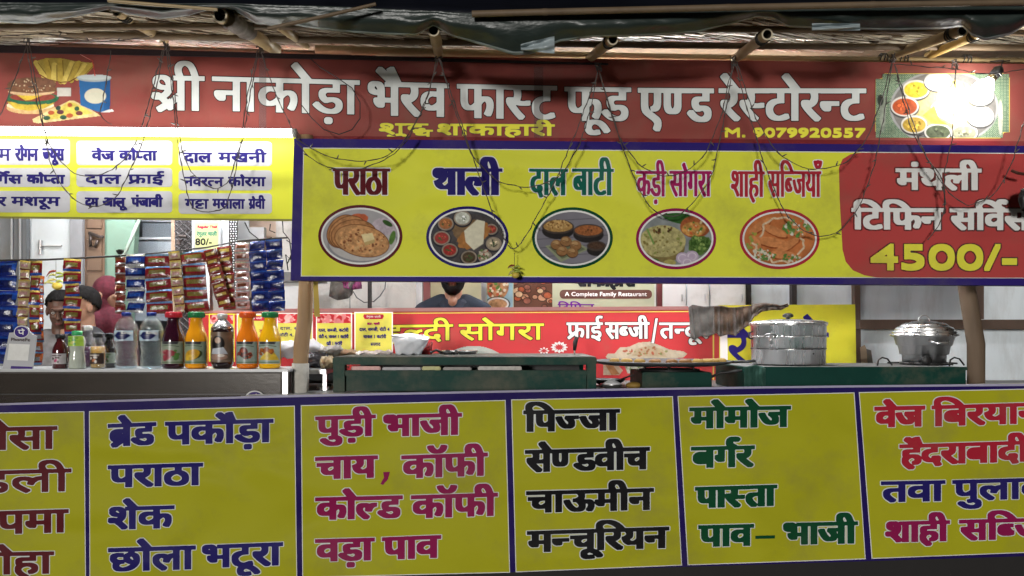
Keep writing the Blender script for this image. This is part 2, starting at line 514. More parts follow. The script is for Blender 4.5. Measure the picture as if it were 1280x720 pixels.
def vnoise(X, Y, s, seed):
    r = np.random.RandomState(seed); G = r.rand(64, 64)
    u = X/s; v = Y/s; i = np.floor(u).astype(int); j = np.floor(v).astype(int); fu = u - i; fv = v - j
    fu = fu*fu*(3-2*fu); fv = fv*fv*(3-2*fv); g = lambda a, b: G[b % 64, a % 64]
    return (g(i, j)*(1-fu)+g(i+1, j)*fu)*(1-fv) + (g(i, j+1)*(1-fu)+g(i+1, j+1)*fu)*fv
def fbm(X, Y, s, seed): return (vnoise(X, Y, s, seed)*.5 + vnoise(X, Y, s/2, seed+1)*.3 + vnoise(X, Y, s/4, seed+2)*.2)
class Pic:
    """a printed picture: colours painted on a fine grid of vertices"""
    def __init__(s, x0, y0, x1, y1, res=1.35, col=None):
        s.nx = int((x1-x0)*res); s.ny = int((y1-y0)*res)
        s.X, s.Y = np.meshgrid(np.linspace(x0, x1, s.nx), np.linspace(y0, y1, s.ny))
        s.C = np.zeros((s.ny, s.nx, 3)); s.A = np.zeros((s.ny, s.nx)); s.seed = int(x0*7 + y0) % 1000; s.soft = .8/res
        if col: s.C[:] = col; s.A[:] = 1; s.tex(.25, 14)
    def tex(s, amt, sc):
        s.seed += 3; s.C *= (1 + amt*(2*fbm(s.X, s.Y, sc, s.seed) - 1))[..., None]
    def put(s, M, col, tex=.3, sc=4):
        s.seed += 5; M = np.clip(M, 0, 1)[..., None]
        c = np.array(col)*(1 + tex*(2*fbm(s.X, s.Y, sc, s.seed) - 1))[..., None]
        s.C = s.C*(1-M) + c*M; s.A = np.maximum(s.A, M[..., 0])
    def ell(s, cx, cy, rx, ry, col, rot=0, tex=.3, sc=4, wob=0):
        a = math.radians(rot); x = s.X-cx; y = s.Y-cy; u = x*math.cos(a)+y*math.sin(a); v = -x*math.sin(a)+y*math.cos(a)
        d = np.sqrt((u/rx)**2+(v/ry)**2)
        if wob: d = d + wob*(fbm(s.X, s.Y, 7, s.seed) - .5)
        s.put((1-d)*min(rx, ry)/s.soft + .5, col, tex, sc)
    def ring(s, cx, cy, rx, ry, w, col, tex=.15):
        d = np.sqrt(((s.X-cx)/rx)**2+((s.Y-cy)/ry)**2); e = np.abs(1-d)*min(rx, ry)
        s.put((w/2-e)/s.soft+.5, col, tex)
    def poly(s, P, col, tex=.3, sc=4):
        P = np.array(P, float); ins = np.zeros(s.X.shape, bool); dist = np.full(s.X.shape, 1e9)
        for a, b in zip(P, np.roll(P, -1, 0)):
            c = ((a[1] > s.Y) != (b[1] > s.Y)) & (s.X < (b[0]-a[0])*(s.Y-a[1])/((b[1]-a[1]) or 1e-9)+a[0]); ins ^= c
            d = b-a; t = np.clip(((s.X-a[0])*d[0]+(s.Y-a[1])*d[1])/(d@d), 0, 1); dist = np.minimum(dist, np.hypot(s.X-a[0]-t*d[0], s.Y-a[1]-t*d[1]))
        s.put(np.where(ins, dist, -dist)/s.soft+.5, col, tex, sc)
    def line(s, pts, w, col, tex=.2):
        for (x0, y0), (x1, y1) in zip(pts, pts[1:]):
            dx, dy = x1-x0, y1-y0; t = np.clip(((s.X-x0)*dx+(s.Y-y0)*dy)/(dx*dx+dy*dy+1e-9), 0, 1)
            s.put((w/2-np.hypot(s.X-x0-t*dx, s.Y-y0-t*dy))/s.soft+.5, col, tex)
    def specks(s, n, cx, cy, rx, ry, cols, r0=.6, r1=1.6):
        q = random.Random(s.seed); s.seed += 1
        for _ in range(n):
            a = q.uniform(0, 2*PI); d = math.sqrt(q.random()); r = q.uniform(r0, r1)
            s.ell(cx+rx*d*math.cos(a), cy+ry*d*math.sin(a), r*q.uniform(.8, 1.7), r, q.choice(cols), q.uniform(0, 180), .2)
    def crop(s, M): s.A = np.where(M, s.A, 0)
    def build(s, name, pl, parent, off, m=None, fn=None):
        P = np.stack([s.X.ravel(), s.Y.ravel()], 1); V = fn(P) if fn else pl.at(P, off)
        ok = s.A > .5; i = np.arange(s.nx*s.ny).reshape(s.ny, s.nx)
        q = ok[:-1, :-1] & ok[:-1, 1:] & ok[1:, :-1] & ok[1:, 1:]
        Fc = np.stack([i[:-1, :-1][q], i[1:, :-1][q], i[1:, 1:][q], i[:-1, 1:][q]], 1)
        used = np.unique(Fc); mp = np.zeros(s.nx*s.ny, int); mp[used] = np.arange(len(used))
        C = np.clip(s.C.reshape(-1, 3)[used], 0, 1)**1.22*1.12
        o = raw(name, V[used], mp[Fc].tolist(), m or mat('printed_picture', attr=True, rough=.5, wrinkle=.085, bump=.0006, bscale=260, spec=.08), parent, smooth=bool(fn))
        ca = o.data.color_attributes.new('Col', 'FLOAT_COLOR', 'POINT')
        ca.data.foreach_set('color', np.hstack([C, np.ones((len(C), 1))]).ravel())
        return o
# ---------------------------------------------------------------- header signboard (red)
HB = Plane((0, 64, 3.30), (1280, 80, 3.30), (0, 170, 3.30))
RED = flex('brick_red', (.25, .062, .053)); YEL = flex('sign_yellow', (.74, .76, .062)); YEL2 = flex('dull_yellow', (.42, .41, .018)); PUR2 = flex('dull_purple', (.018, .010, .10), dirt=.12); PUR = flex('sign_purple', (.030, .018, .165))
header = thing('signboard', 'long brick red signboard with big white Hindi lettering, a burger picture and a thali picture', 'signboard', W(640, 180, 3.30))
quad('banner_sheet', HB, [(-170, 62), (1450, 82), (1450, 196), (-170, 190)], RED, header, 0, .02)
fl = MB()
fl.hexa(HB.at([(-170, 51.5), (760, 79.5), (760, 81.5), (-170, 62.5)], .006), HB.at([(-170, 51.5), (760, 79.5), (760, 81.5), (-170, 62.5)], -.03))
fl.build('top_frame', mat('dark_maroon_wood', (.022, .012, .016), rough=.6, bump=.002), header)
quad('lower_hem', HB, [(372, 170), (1450, 178), (1450, 184), (372, 176)], flex('hem_red', (.16, .02, .025)), header, .003)
flag(.26, .27)
H_ = dict(stem=10, bar=6.2, ink='cloud', rim='black', rw=1.0)
for t, x0, x1, y0, y1, h in (("श्री", 189, 256, 94, 95.5, 43.5), ("नाकोड़ा", 265, 450, 95.5, 100.5, 43), ("भैरव", 459.7, 561.3, 102, 104.5, 42), ("फास्ट", 571, 696.5, 105, 107.5, 42.5),
                             ("फूड", 705.4, 789, 108.5, 109.5, 42.5), ("एण्ड", 797, 892.5, 110, 110.8, 42), ("रेस्टोरन्ट", 898, 1082.7, 110.5, 110.8, 40.5)):
    word(HB, header, t, x0, x1, y0, y1, h, **H_)
word(HB, header, "शुद्ध", 473.7, 541.4, 153.9, 154.5, 14.5, 5.4, 3.1, 'yellow', 'smoke', .6)
word(HB, header, "शाकाहारी", 546.5, 693.5, 154.7, 155.5, 14.5, 5.8, 3.1, 'yellow', 'smoke', .6)
word(HB, header, "M. 9079920557", 905.9, 1081.8, 158.7, 159.2, 13.4, 3.8, 3.4, 'yellow', None, latin=True)
# burger, chips, drink and pizza
p = Pic(2, 66, 146, 158, 1.5)
X = lambda a: a*160/1097; Yy = lambda b: 60 + b*105/720
P2 = lambda L: [(X(a), Yy(b)) for a, b in L]
p.poly(P2([(285, 120), (340, 100), (400, 85), (545, 88), (640, 110), (780, 125), (770, 205), (650, 270), (590, 292), (480, 290), (400, 265), (330, 200)]), (.42, .33, .10), .2)
for i, (a, b, c, d) in enumerate(((280, 105, 370, 250), (370, 85, 420, 270), (440, 125, 450, 285), (490, 85, 510, 290), (590, 112, 540, 290), (650, 108, 600, 280), (700, 130, 650, 260), (760, 125, 690, 240))):
    p.line(P2([(a+28, b+22), (c+12, d)]), 7, ((.62, .50, .16), (.50, .38, .10))[i % 2]); p.line(P2([(a+48, b+22), (c+38, d-10)]), 1.0, (.25, .17, .05))
p.line(P2([(300, 205), (410, 268), (520, 296), (600, 288), (665, 250)]), 1.2, (.15, .03, .02))
p.ell(X(265), Yy(515), 31, 8, (.55, .38, .20)); p.ell(X(262), Yy(490), 30, 6, (.72, .62, .45))
p.ell(X(270), Yy(455), 31, 7.5, (.16, .07, .05)); p.poly(P2([(60, 460), (200, 470), (480, 470), (380, 520), (250, 540), (130, 520)]), (.55, .42, .08))
p.ell(X(280), Yy(432), 33, 8, (.05, .16, .09), wob=.35); p.ell(X(280), Yy(420), 28, 5.5, (.28, .08, .06)); p.poly(P2([(80, 370), (470, 370), (380, 400), (270, 445), (220, 452), (140, 400)]), (.62, .46, .08))
p.ell(X(520), Yy(392), 3, 2.6, (.05, .16, .09))
p.ell(X(270), Yy(375), 30, 5, (.60, .44, .28)); p.ell(X(275), Yy(315), 31, 9.5, (.22, .12, .08)); p.poly(P2([(60, 330), (490, 340), (490, 372), (280, 392), (75, 372)]), (.24, .13, .08))
p.specks(26, X(275), Yy(318), 26, 8, [(.6, .5, .35)], .5, .9)
p.poly(P2([(490, 340), (612, 340), (612, 418), (490, 418)]), (.55, .52, .48), .1)
p.poly(P2([(275, 610), (590, 450), (640, 450), (840, 560), (870, 585), (640, 612), (330, 650), (285, 640)]), (.62, .50, .28))
p.poly(P2([(370, 600), (590, 462), (640, 470), (800, 560), (620, 590), (400, 620)]), (.60, .50, .14), .35)
for a, b, c in ((400, 600, (.06, .12, .08)), (520, 550, (.16, .07, .08)), (680, 560, (.18, .07, .07)), (600, 490, (.40, .12, .06)), (440, 555, (.40, .12, .06)), (660, 520, (.06, .12, .08)), (545, 595, (.06, .12, .08)), (600, 580, (.4, .12, .06)), (500, 515, (.06, .10, .08))):
    p.ell(X(a), Yy(b), 4.3 if b > 540 else 3.2, 2.8, c, wob=.3)
p.poly(P2([(675, 270), (950, 270), (945, 550), (860, 553), (820, 545), (690, 490)]), (.05, .16, .34), .08); p.poly(P2([(900, 270), (950, 270), (945, 550), (890, 550)]), (.04, .12, .27), .08)
p.poly(P2([(860, 553), (960, 520), (990, 545), (930, 556)]), (.6, .6, .58), .1)
p.ell(X(810), Yy(258), 22, 4.8, (.40, .44, .44), tex=.08); p.ell(X(812), Yy(250), 21, 3.4, (.52, .56, .56), tex=.05)
p.ell(X(818), Yy(412), 13.5, 9.6, (.58, .56, .46), tex=.05); p.line(P2([(670, 46), (795, 110), (815, 235)]), 1.6, (.62, .12, .10)); p.line(P2([(672, 48), (780, 108)]), .6, (.8, .6, .55))
p.build('fast_food_print', HB, header, .0012)
# framed thali picture at the right end
Q = lambda L: [(1080 + a*200/1280, 80 + b*110/704) for a, b in L]
fr = [(165, 75), (1110, 75), (1118, 102), (1165, 110), (1165, 545), (1120, 550), (1090, 595), (150, 590), (135, 550), (88, 540), (92, 125), (140, 115)]
quad('picture_border', HB, Q(fr), INK['palegold'], header, .0008)
p = Pic(1094.5, 92.5, 1261, 172.2, 1.3, (.15, .22, .16))
dots = (np.sin(p.X*2.4)*np.sin(p.Y*2.4 + p.X*.02) > .2); p.put(dots.astype(float), (.36, .42, .30), .2)
tx = lambda a: 1080 + a*200/1280; ty = lambda b: 80 + b*110/704
p.ell(tx(640), ty(350), 68, 47, (.36, .36, .36), tex=.1); p.ell(tx(640), ty(350), 65, 44.5, (.22, .21, .20), tex=.15)
p.ell(tx(640), ty(330), 50, 33, (.55, .45, .22), tex=.4)
for a, b, rx, ry, c in ((415, 205, 17, 12, (.62, .50, .08)), (325, 340, 17.5, 12.5, (.45, .12, .05)), (400, 485, 16.5, 11.5, (.48, .34, .08)), (590, 140, 17, 12, (.7, .7, .68)),
                        (590, 545, 17, 11, (.12, .14, .09)), (800, 550, 17, 11, (.30, .30, .22)), (930, 420, 17, 13, (.65, .65, .58)), (930, 250, 17, 13, (.55, .5, .4))):
    p.ell(tx(a), ty(b)+1.5, rx+1, ry+1, (.10, .10, .10)); p.ell(tx(a), ty(b), rx, ry, (.62, .60, .56), tex=.05); p.ell(tx(a), ty(b)+.4, rx-2, ry-2, c, tex=.4)
    p.specks(10, tx(a), ty(b), rx*.5, ry*.5, [tuple(min(1, q*1.7) for q in c), tuple(q*.5 for q in c)], .7, 1.7)
p.ell(tx(610), ty(360), 12, 9, (.80, .78, .70)); p.poly(Q([(600, 190), (830, 200), (810, 480), (740, 500), (560, 400)]), (.82, .80, .72), .08)
p.poly(Q([(470, 410), (560, 330), (600, 440), (680, 490), (540, 480)]), (.60, .40, .10), .4)
p.ell(tx(150), ty(390), 4, 24, (.30, .33, .28)); p.ell(tx(1090), ty(430), 3, 22, (.5, .5, .42)); p.ell(tx(130), ty(290), 4, 7, (.07, .08, .07))
p.crop(~(((p.X < tx(145)) & (p.Y < ty(118))) | ((p.X > tx(1112)) & (p.Y > ty(548)))))
p.build('thali_print', HB, header, .0014)
tape = mat('strip_tint', (.14, .10, .10), rough=.25, alpha=.34)  # dark see-through strips laid across the header sheet and its letters
quad('dark_strip', HB, [(667.5, 83), (679, 83.5), (679, 176), (667.5, 176)], tape, header, .0026)
quad('dark_strip', HB, [(324, 68), (333, 68.3), (333, 160), (324, 160)], tape, header, .0026)

# ---------------------------------------------------------------- menu board on the left, under the tube light
LB = Plane((0, 180, 3.24), (367, 183, 3.24), (0, 270, 3.22))
lboard = thing('menu_board', 'yellow menu board with rows of dishes in white rounded boxes under the tube light', 'menu board', W(180, 272, 3.22))
quad('board_sheet', LB, [(-150, 165), (368.5, 168), (366.5, 275.3), (-150, 270.5)], YEL, lboard, 0, .02)
quad('bottom_edge', LB, [(-150, 269), (366.5, 274), (366.5, 276.5), (-150, 271.8)], mat('edge_olive', (.20, .19, .03), rough=.6), lboard, .0015)
BOXM = flex('box_white', (.54, .54, .57))
boxes = [((-40, 87.6), (184 - 10, 206.0), (210, 233.7), (238.7, 265.5)), ((95.7, 215.4), (176, 206.5), (209.9, 233.7), (239, 266)), ((223.4, 340), (177, 207.6), (212.9, 238), (241.7, 267.3))]
for (a, b), *rows in boxes:
    for r in rows: quad('dish_box', LB, rrect(a, r[0], b, r[1], 4.5), BOXM, lboard, .0008)
flag(.15, .18)
for t, x0, x1, y, h, st in (("कम", -22, 14.3, 185.5, 15.5, 3.4), ("रोगन", 18.7, 48.4, 185.5, 15.5, 3.2), ("ज्यूस", 53, 81, 185.5, 15, 3.2), ("वेज", 114.4, 144, 188, 12.7, 3.8), ("कोप्ता", 148.5, 197, 188, 12.7, 4),
                            ("दाल", 229.4, 265.3, 190.6, 12.4, 4), ("मखनी", 272.7, 333.6, 190.6, 12.4, 4),
                            ("नर्गिस", -24, 28.5, 218.2, 11.3, 3.8), ("कोप्ता", 33.3, 81.7, 218.2, 11.3, 3.8), ("दाल", 106, 152, 218, 11.8, 4.4), ("फ्राई", 159.5, 205.6, 218, 11.8, 4.2),
                            ("नवरत्न", 230, 280, 221, 11.9, 3.4), ("कोरमा", 285, 332.7, 221, 11.9, 3.6),
                            ("पनीर", -34, 8.5, 245.8, 11.7, 3.5), ("मशरूम", 14, 75.8, 245.8, 11.7, 3.9), ("दम", 106, 124, 246.7, 11.9, 3.4), ("आलू", 128.3, 159.5, 246.7, 11.9, 3.4), ("पंजाबी", 164, 204, 246.7, 11.9, 3.4),
                            ("गट्टा", 231, 261.4, 248.5, 12.5, 3.2), ("मसाला", 265.3, 306.6, 248.5, 12.5, 3.2), ("ग्रेवी", 310.5, 332, 248.5, 12.5, 3)):
    word(LB, lboard, t, x0, x1, y, y + .4, h, st, 2.5, 'indigo')

# ---------------------------------------------------------------- main menu banner, yellow with purple border
MB_ = Plane((368, 173, 3.15), (1280, 182.3, 3.15), (363, 350, 3.11))
menu = thing('menu_banner', 'wide yellow banner with purple border, five round dish pictures and a red tiffin panel', 'banner', W(820, 352, 3.11))
quad('banner_sheet', MB_, [(367.5, 173.2), (1440, 184), (1440, 358), (363.2, 350.5)], PUR, menu, 0, .03)
quad('inner_edge', MB_, [(379, 184.5), (1440, 192.6), (1440, 348.3), (376, 345.6)], INK['white'], menu, .0004)
quad('yellow_field', MB_, [(380.1, 185.6), (1440, 193.6), (1440, 347.4), (377, 344.7)], YEL, menu, .0008)
rp = [(1440, 193.6)] + [(1076, 191), (1063, 193), (1053, 199), (1048.5, 210), (1049.5, 250), (1053, 312), (1057, 327), (1066, 338), (1080, 344), (1096, 347)][0:] + [(1440, 347.4)]
quad('red_panel', MB_, rp, flex('panel_red', (.46, .065, .062)), menu, .0011)
for t, x0, x1, y, h, st, ba, ink in (("पराठा", 415.8, 487.7, 210.3, 33.3, 7.2, 4.2, 'maroon'), ("थाली", 540.5, 628.2, 210.3, 33.5, 10.2, 4.5, 'indigo'), ("दाल", 661.4, 709.8, 211, 33, 6.0, 3.8, 'teal'),
                                     ("बाटी", 714.9, 767.2, 211, 33, 6.0, 3.8, 'teal'), ("कड़ी", 795, 833, 213.8, 31.6, 4.2, 3.6, 'magenta'), ("सोगरा", 836.7, 889.6, 213.8, 31.6, 4.1, 3.6, 'magenta'),
                                     ("शाही", 913.4, 955.9, 214, 32, 4.3, 3.6, 'crimson'), ("सब्जियाँ", 959.4, 1027.7, 214, 32, 3.8, 3.6, 'crimson')):
    word(MB_, menu, t, x0, x1, y, y + .3, h, st, ba, ink, 'white', 1.3)
M_ = dict(ink='white', rim='smoke', rw=1.9)
word(MB_, menu, "मंथली", 1119, 1226.8, 210.5, 211, 27, 8.6, 5, **M_)
word(MB_, menu, "टिफिन", 1064, 1180.7, 260, 260.5, 27, 8.4, 5, **M_); word(MB_, menu, "सर्विस", 1186.7, 1289, 260.5, 261, 27, 8.4, 5, **M_)
word(MB_, menu, "4500/-", 1088, 1271, 303, 303.5, 35, 8.2, 7.8, 'yellow', 'smoke', 1.7, latin=True)
def medallion(cx, cy, rx, ry, ink, paint):
    quad('medallion_ground', MB_, ellp(cx, cy, rx - 1, ry - 1), INK['white'], menu, .0013)
    p = Pic(cx-rx+4, cy-ry+4, cx+rx-4, cy+ry-4, 1.4, (.4, .4, .4)); paint(p, cx, cy)
    p.crop(((p.X-cx)/(rx-4.6))**2 + ((p.Y-cy)/(ry-4.6))**2 < 1); p.build('dish_picture', MB_, menu, .0017)
    annulus('medallion_ring', MB_, cx, cy, (rx-3.6, ry-3.6), (rx, ry), INK[ink], menu, .0021)
    annulus('medallion_white_ring', MB_, cx, cy, (rx-5.8, ry-5.8), (rx-3.5, ry-3.5), INK['white'], menu, .0023)
def paratha(p, cx, cy):
    p.C[:] = (.42, .41, .42); p.tex(.15, 20)
    p.ell(cx+5, cy+12, 46, 24, (.30, .30, .32), tex=.1); p.ell(cx+3, cy+8, 42, 23, (.50, .48, .47), tex=.1)
    p.ell(cx-2, cy-22, 12, 6, (.50, .15, .07), wob=.3); p.ell(cx+30, cy-12, 16, 11, (.50, .44, .48)); p.ell(cx+34, cy-16, 7, 3, (.06, .12, .04), 30); p.ell(cx+40, cy+2, 3.5, 9, (.12, .22, .06), 15)
    for a, b, rx, ry, r, c in ((-22, -6, 22, 17, -50, (.42, .22, .10)), (-16, -5, 24, 18, -30, (.48, .26, .12)), (-8, -1, 28, 19, -5, (.45, .24, .11)), (2, 6, 34, 19, 12, (.50, .29, .14))):
        p.ell(cx+a, cy+b, rx+1, ry+1, (.20, .09, .04), r); p.ell(cx+a, cy+b, rx, ry, c, r, .45, 5); p.ell(cx+a, cy+b, rx-3, ry-3, tuple(q*1.12 for q in c), r, .5, 3.5)
    p.specks(60, cx+3, cy+7, 29, 15, [(.22, .09, .04), (.30, .13, .06), (.62, .42, .22)], .5, 1.5)
    p.poly([(cx+1, cy-2), (cx+15, cy-4), (cx+18, cy+4), (cx+5, cy+8)], (.70, .60, .36), .1); p.poly([(cx+5, cy+8), (cx+18, cy+4), (cx+18, cy+8), (cx+6, cy+12)], (.5, .38, .18), .1)
def thali(p, cx, cy):
    p.C[:] = (.09, .09, .10); p.tex(.4, 12)
    p.ell(cx+4, cy+2, 42, 31, (.10, .09, .09)); p.ell(cx+2, cy-8, 20, 15, (.24, .16, .09), wob=.5)
    for a, b, r, c in ((-27, -17, 10, (.38, .17, .07)), (-32, 1, 10.5, (.33, .06, .05)), (-22, 16, 10, (.34, .05, .04)), (-6, -24, 11, (.55, .56, .50)), (30, -10, 8, (.30, .07, .05)), (33, 8, 10, (.42, .36, .26)), (2, 25, 10, (.10, .07, .04)), (22, 24, 9, (.30, .26, .20))):
        p.ell(cx+a, cy+b+1, r+1.4, r*.85+1.4, (.04, .04, .05)); p.ell(cx+a, cy+b, r, r*.85, (.32, .27, .22)); p.ell(cx+a, cy+b, r-1.8, r*.85-1.8, c, tex=.5, sc=2.5)
        p.specks(9, cx+a, cy+b, r*.5, r*.4, [tuple(min(1, q*2) for q in c), (.08, .14, .05)], .5, 1.2)
    p.ell(cx+8, cy-2, 22, 12, (.40, .20, .07), -40, wob=.5); p.poly([(cx-4, cy-8), (cx+12, cy-22), (cx+22, cy-20), (cx+20, cy+8), (cx+8, cy+16), (cx-2, cy+6)], (.66, .63, .50), .12)
    p.specks(18, cx+20, cy+22, 9, 6, [(.55, .5, .4), (.4, .08, .05), (.15, .22, .08)], .8, 1.8); p.line([(cx+31, cy+3), (cx+33, cy+12), (cx+37, cy+9)], 1.3, (.06, .07, .05))
def dalbati(p, cx, cy):
    p.C[:] = (.24, .23, .26); p.tex(.15, 30)
    for k in range(6): p.line([(cx-50, cy-20+k*11), (cx+50, cy-26+k*11)], .8, (.13, .12, .14))
    p.poly([(cx-34, cy+10), (cx+2, cy+2), (cx+20, cy+14), (cx-14, cy+30)], (.30, .32, .22), .1); p.poly([(cx-30, cy+11), (cx+1, cy+5), (cx+16, cy+14), (cx-13, cy+26)], (.17, .19, .12), .1)
    for a, b, rx, ry, c in ((-18, -13, 20, 10.5, (.42, .27, .11)), (20, -8, 19, 10, (.36, .15, .06)), (30, 11, 12, 7.5, (.10, .06, .04))):
        p.ell(cx+a, cy+b+4, rx, ry, (.035, .03, .03), tex=.2); p.ell(cx+a, cy+b-1, rx, ry*.85, (.09, .07, .06)); p.ell(cx+a, cy+b-1.5, rx-2, ry*.85-2, c, tex=.5, sc=2)
    p.ell(cx-18, cy-17, 15, 5.5, (.48, .32, .14), tex=.6, sc=2); p.specks(40, cx-18, cy-17, 14, 5, [(.6, .42, .2), (.25, .14, .05)], .5, 1.2); p.specks(7, cx+20, cy-9, 5, 2, [(.10, .05, .02)], .6, 1.2)
    for a, b in ((-20, 8), (-8, 4), (4, 9), (-13, 16), (0, 18)):
        p.ell(cx+a, cy+b+1, 7.2, 6.2, (.10, .05, .03)); p.ell(cx+a, cy+b, 7, 6, (.30, .17, .08)); p.ell(cx+a-1, cy+b-2, 4, 2.8, (.44, .29, .15)); p.line([(cx+a-4, cy+b-1), (cx+a+3, cy+b+1)], .7, (.15, .07, .03))
def kadi(p, cx, cy):
    p.C[:] = (.28, .30, .30); p.tex(.3, 12)
    p.ell(cx+4, cy-26, 22, 7, (.05, .14, .04), 12); p.ell(cx+24, cy-15, 19, 14, (.34, .12, .05), tex=.5); p.ell(cx+22, cy-12, 15, 9, (.50, .28, .10), tex=.6); p.specks(16, cx+24, cy-14, 13, 8, [(.10, .22, .05), (.55, .16, .06), (.6, .5, .3)], .8, 1.8)
    p.ell(cx-17, cy+16, 26, 13, (.30, .24, .10)); p.ell(cx-17, cy+11, 28, 18, (.24, .19, .08)); p.ell(cx-17, cy+3, 29, 20, (.44, .40, .20), 0, .45, 3); p.specks(44, cx-17, cy+3, 26, 17, [(.24, .20, .07), (.60, .55, .30), (.28, .30, .10)], .6, 1.7)
    p.specks(14, cx-17, cy-12, 12, 5, [(.10, .06, .03), (.2, .12, .05)], .8, 2); p.line([(cx-36, cy-12), (cx-28, cy+6)], 2.2, (.20, .32, .10))
    p.ell(cx+30, cy+8, 15, 12, (.12, .20, .06), tex=.6, sc=2, wob=.4); p.specks(26, cx+30, cy+8, 13, 10, [(.30, .40, .14), (.06, .12, .03)], .7, 1.8)
    for a, b in ((8, 24), (20, 22), (14, 30)): p.ell(cx+a, cy+b, 8, 7, (.50, .42, .52), tex=.1); p.ring(cx+a, cy+b, 5, 4.5, .9, (.68, .62, .68))
    p.ell(cx-8, cy+30, 8, 4, (.40, .36, .14)); p.ell(cx-30, cy+28, 9, 4, (.10, .18, .06))
def shahi(p, cx, cy):
    p.C[:] = (.44, .17, .07); p.tex(.3, 16)
    p.ell(cx, cy-3, 44, 32, (.50, .20, .08), tex=.3, sc=9)
    for a, b, rx, ry, r in ((-24, -16, 17, 5, -35), (-6, -10, 18, 5, 25), (-10, 4, 22, 6, 10), (10, 8, 18, 5, -30), (22, -10, 12, 6, 30), (-30, 6, 12, 6, 60), (4, 20, 18, 5, 5)):
        p.ell(cx+a, cy+b+1.5, rx, ry, (.27, .08, .03), r, wob=.3); p.ell(cx+a, cy+b, rx, ry, (.58, .27, .12), r, .3, wob=.3)
    sm = lambda L: [(float(np.interp(u, range(len(L)), [a for a, _ in L])) + 1.6*math.sin(u*5.1), float(np.interp(u, range(len(L)), [b for _, b in L])) + 1.4*math.sin(u*6.3+1)) for u in np.linspace(0, len(L)-1, 9*len(L))]
    for pts in ([(-30, 12), (-22, 22), (-8, 28), (10, 29), (24, 22)], [(-24, -4), (-18, -20), (-4, -27), (14, -24)], [(26, -2), (32, 8), (24, 18)], [(-34, 4), (-26, 14)]): p.line([(cx+a, cy+b) for a, b in sm(pts)], 2.2, (.62, .50, .36), .5)
    p.specks(40, cx-20, cy+20, 14, 8, [(.62, .60, .50), (.14, .26, .08)], .8, 2); p.specks(46, cx+22, cy-14, 17, 10, [(.66, .64, .56), (.14, .28, .08), (.22, .34, .12)], .9, 2.3); p.specks(20, cx+14, cy+24, 14, 6, [(.12, .24, .07), (.6, .55, .45)], .7, 1.8)
    p.specks(14, cx-34, cy+2, 8, 12, [(.42, .40, .10), (.3, .34, .1)], .8, 2)
for a in ((450.5, 295.2, 52.6, 39, 'maroon', paratha), (584.2, 296.7, 51.5, 38.8, 'indigo', thali), (715.5, 297.6, 50.5, 38.4, 'green', dalbati), (845, 298.6, 50.2, 38.2, 'rose', kadi), (974.3, 298.7, 50, 38, 'crimson', shahi)): medallion(*a)

a = MB_.at([(369, 175), (1440, 186), (1440, 356), (365, 349)], -.031); raw('back_sheet', a, [(3, 2, 1, 0)], mat('flex_back', (.62, .63, .62), rough=.6, vary=.15, dirt=.3), menu)

# ---------------------------------------------------------------- lower menu banner across the front
FB = Plane((0, 505, 3.00), (1280, 480, 3.10), (0, 730, 2.97))
low = thing('price_banner', 'long yellow banner along the counter front with six purple-edged panels of dish names', 'banner', W(640, 730, 2.99))
def ytop(x): return 505.5 - x*.0315 + x*x*.0000098
def ybot(x): return 733 - x*.031
xs = np.linspace(-140, 1430, 14)
top = [(x, ytop(x)) for x in xs]; bot = [(x, ybot(x)+2) for x in xs[::-1]]
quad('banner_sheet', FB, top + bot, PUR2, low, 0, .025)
quad('top_highlight', FB, [(x, ytop(x)-1.4) for x in xs] + [(x, ytop(x)+1.2) for x in xs[::-1]], flex('edge_highlight', (.42, .40, .55)), low, .0006)  # white plastic edge, its highlight put into the pale colour
panels = [((-120, 518.5), (104.5, 515), (106.5, 723), (-120, 728)), ((112.3, 515), (367.5, 508), (370.5, 722), (113, 726)), ((377, 507.5), (631, 501), (636.5, 714.8), (379, 721)),
          ((640, 500.3), (840, 496.2), (851.5, 705.8), (645.5, 714.3)), ((848, 496), (1067, 491.5), (1081, 698), (860.5, 705.5)), ((1074.5, 491.2), (1420, 484), (1435, 684), (1090.5, 697.5))]
for q in panels:
    c = np.mean(q, axis=0); g = [tuple(np.array(v) + np.sign(np.array(v)-c)*1.0) for v in q]
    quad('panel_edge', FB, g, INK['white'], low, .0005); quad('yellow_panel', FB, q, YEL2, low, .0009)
B_ = dict(stem=9.4, bar=5.2, rim='cloud', rw=1.2)
flag(.19, .22)
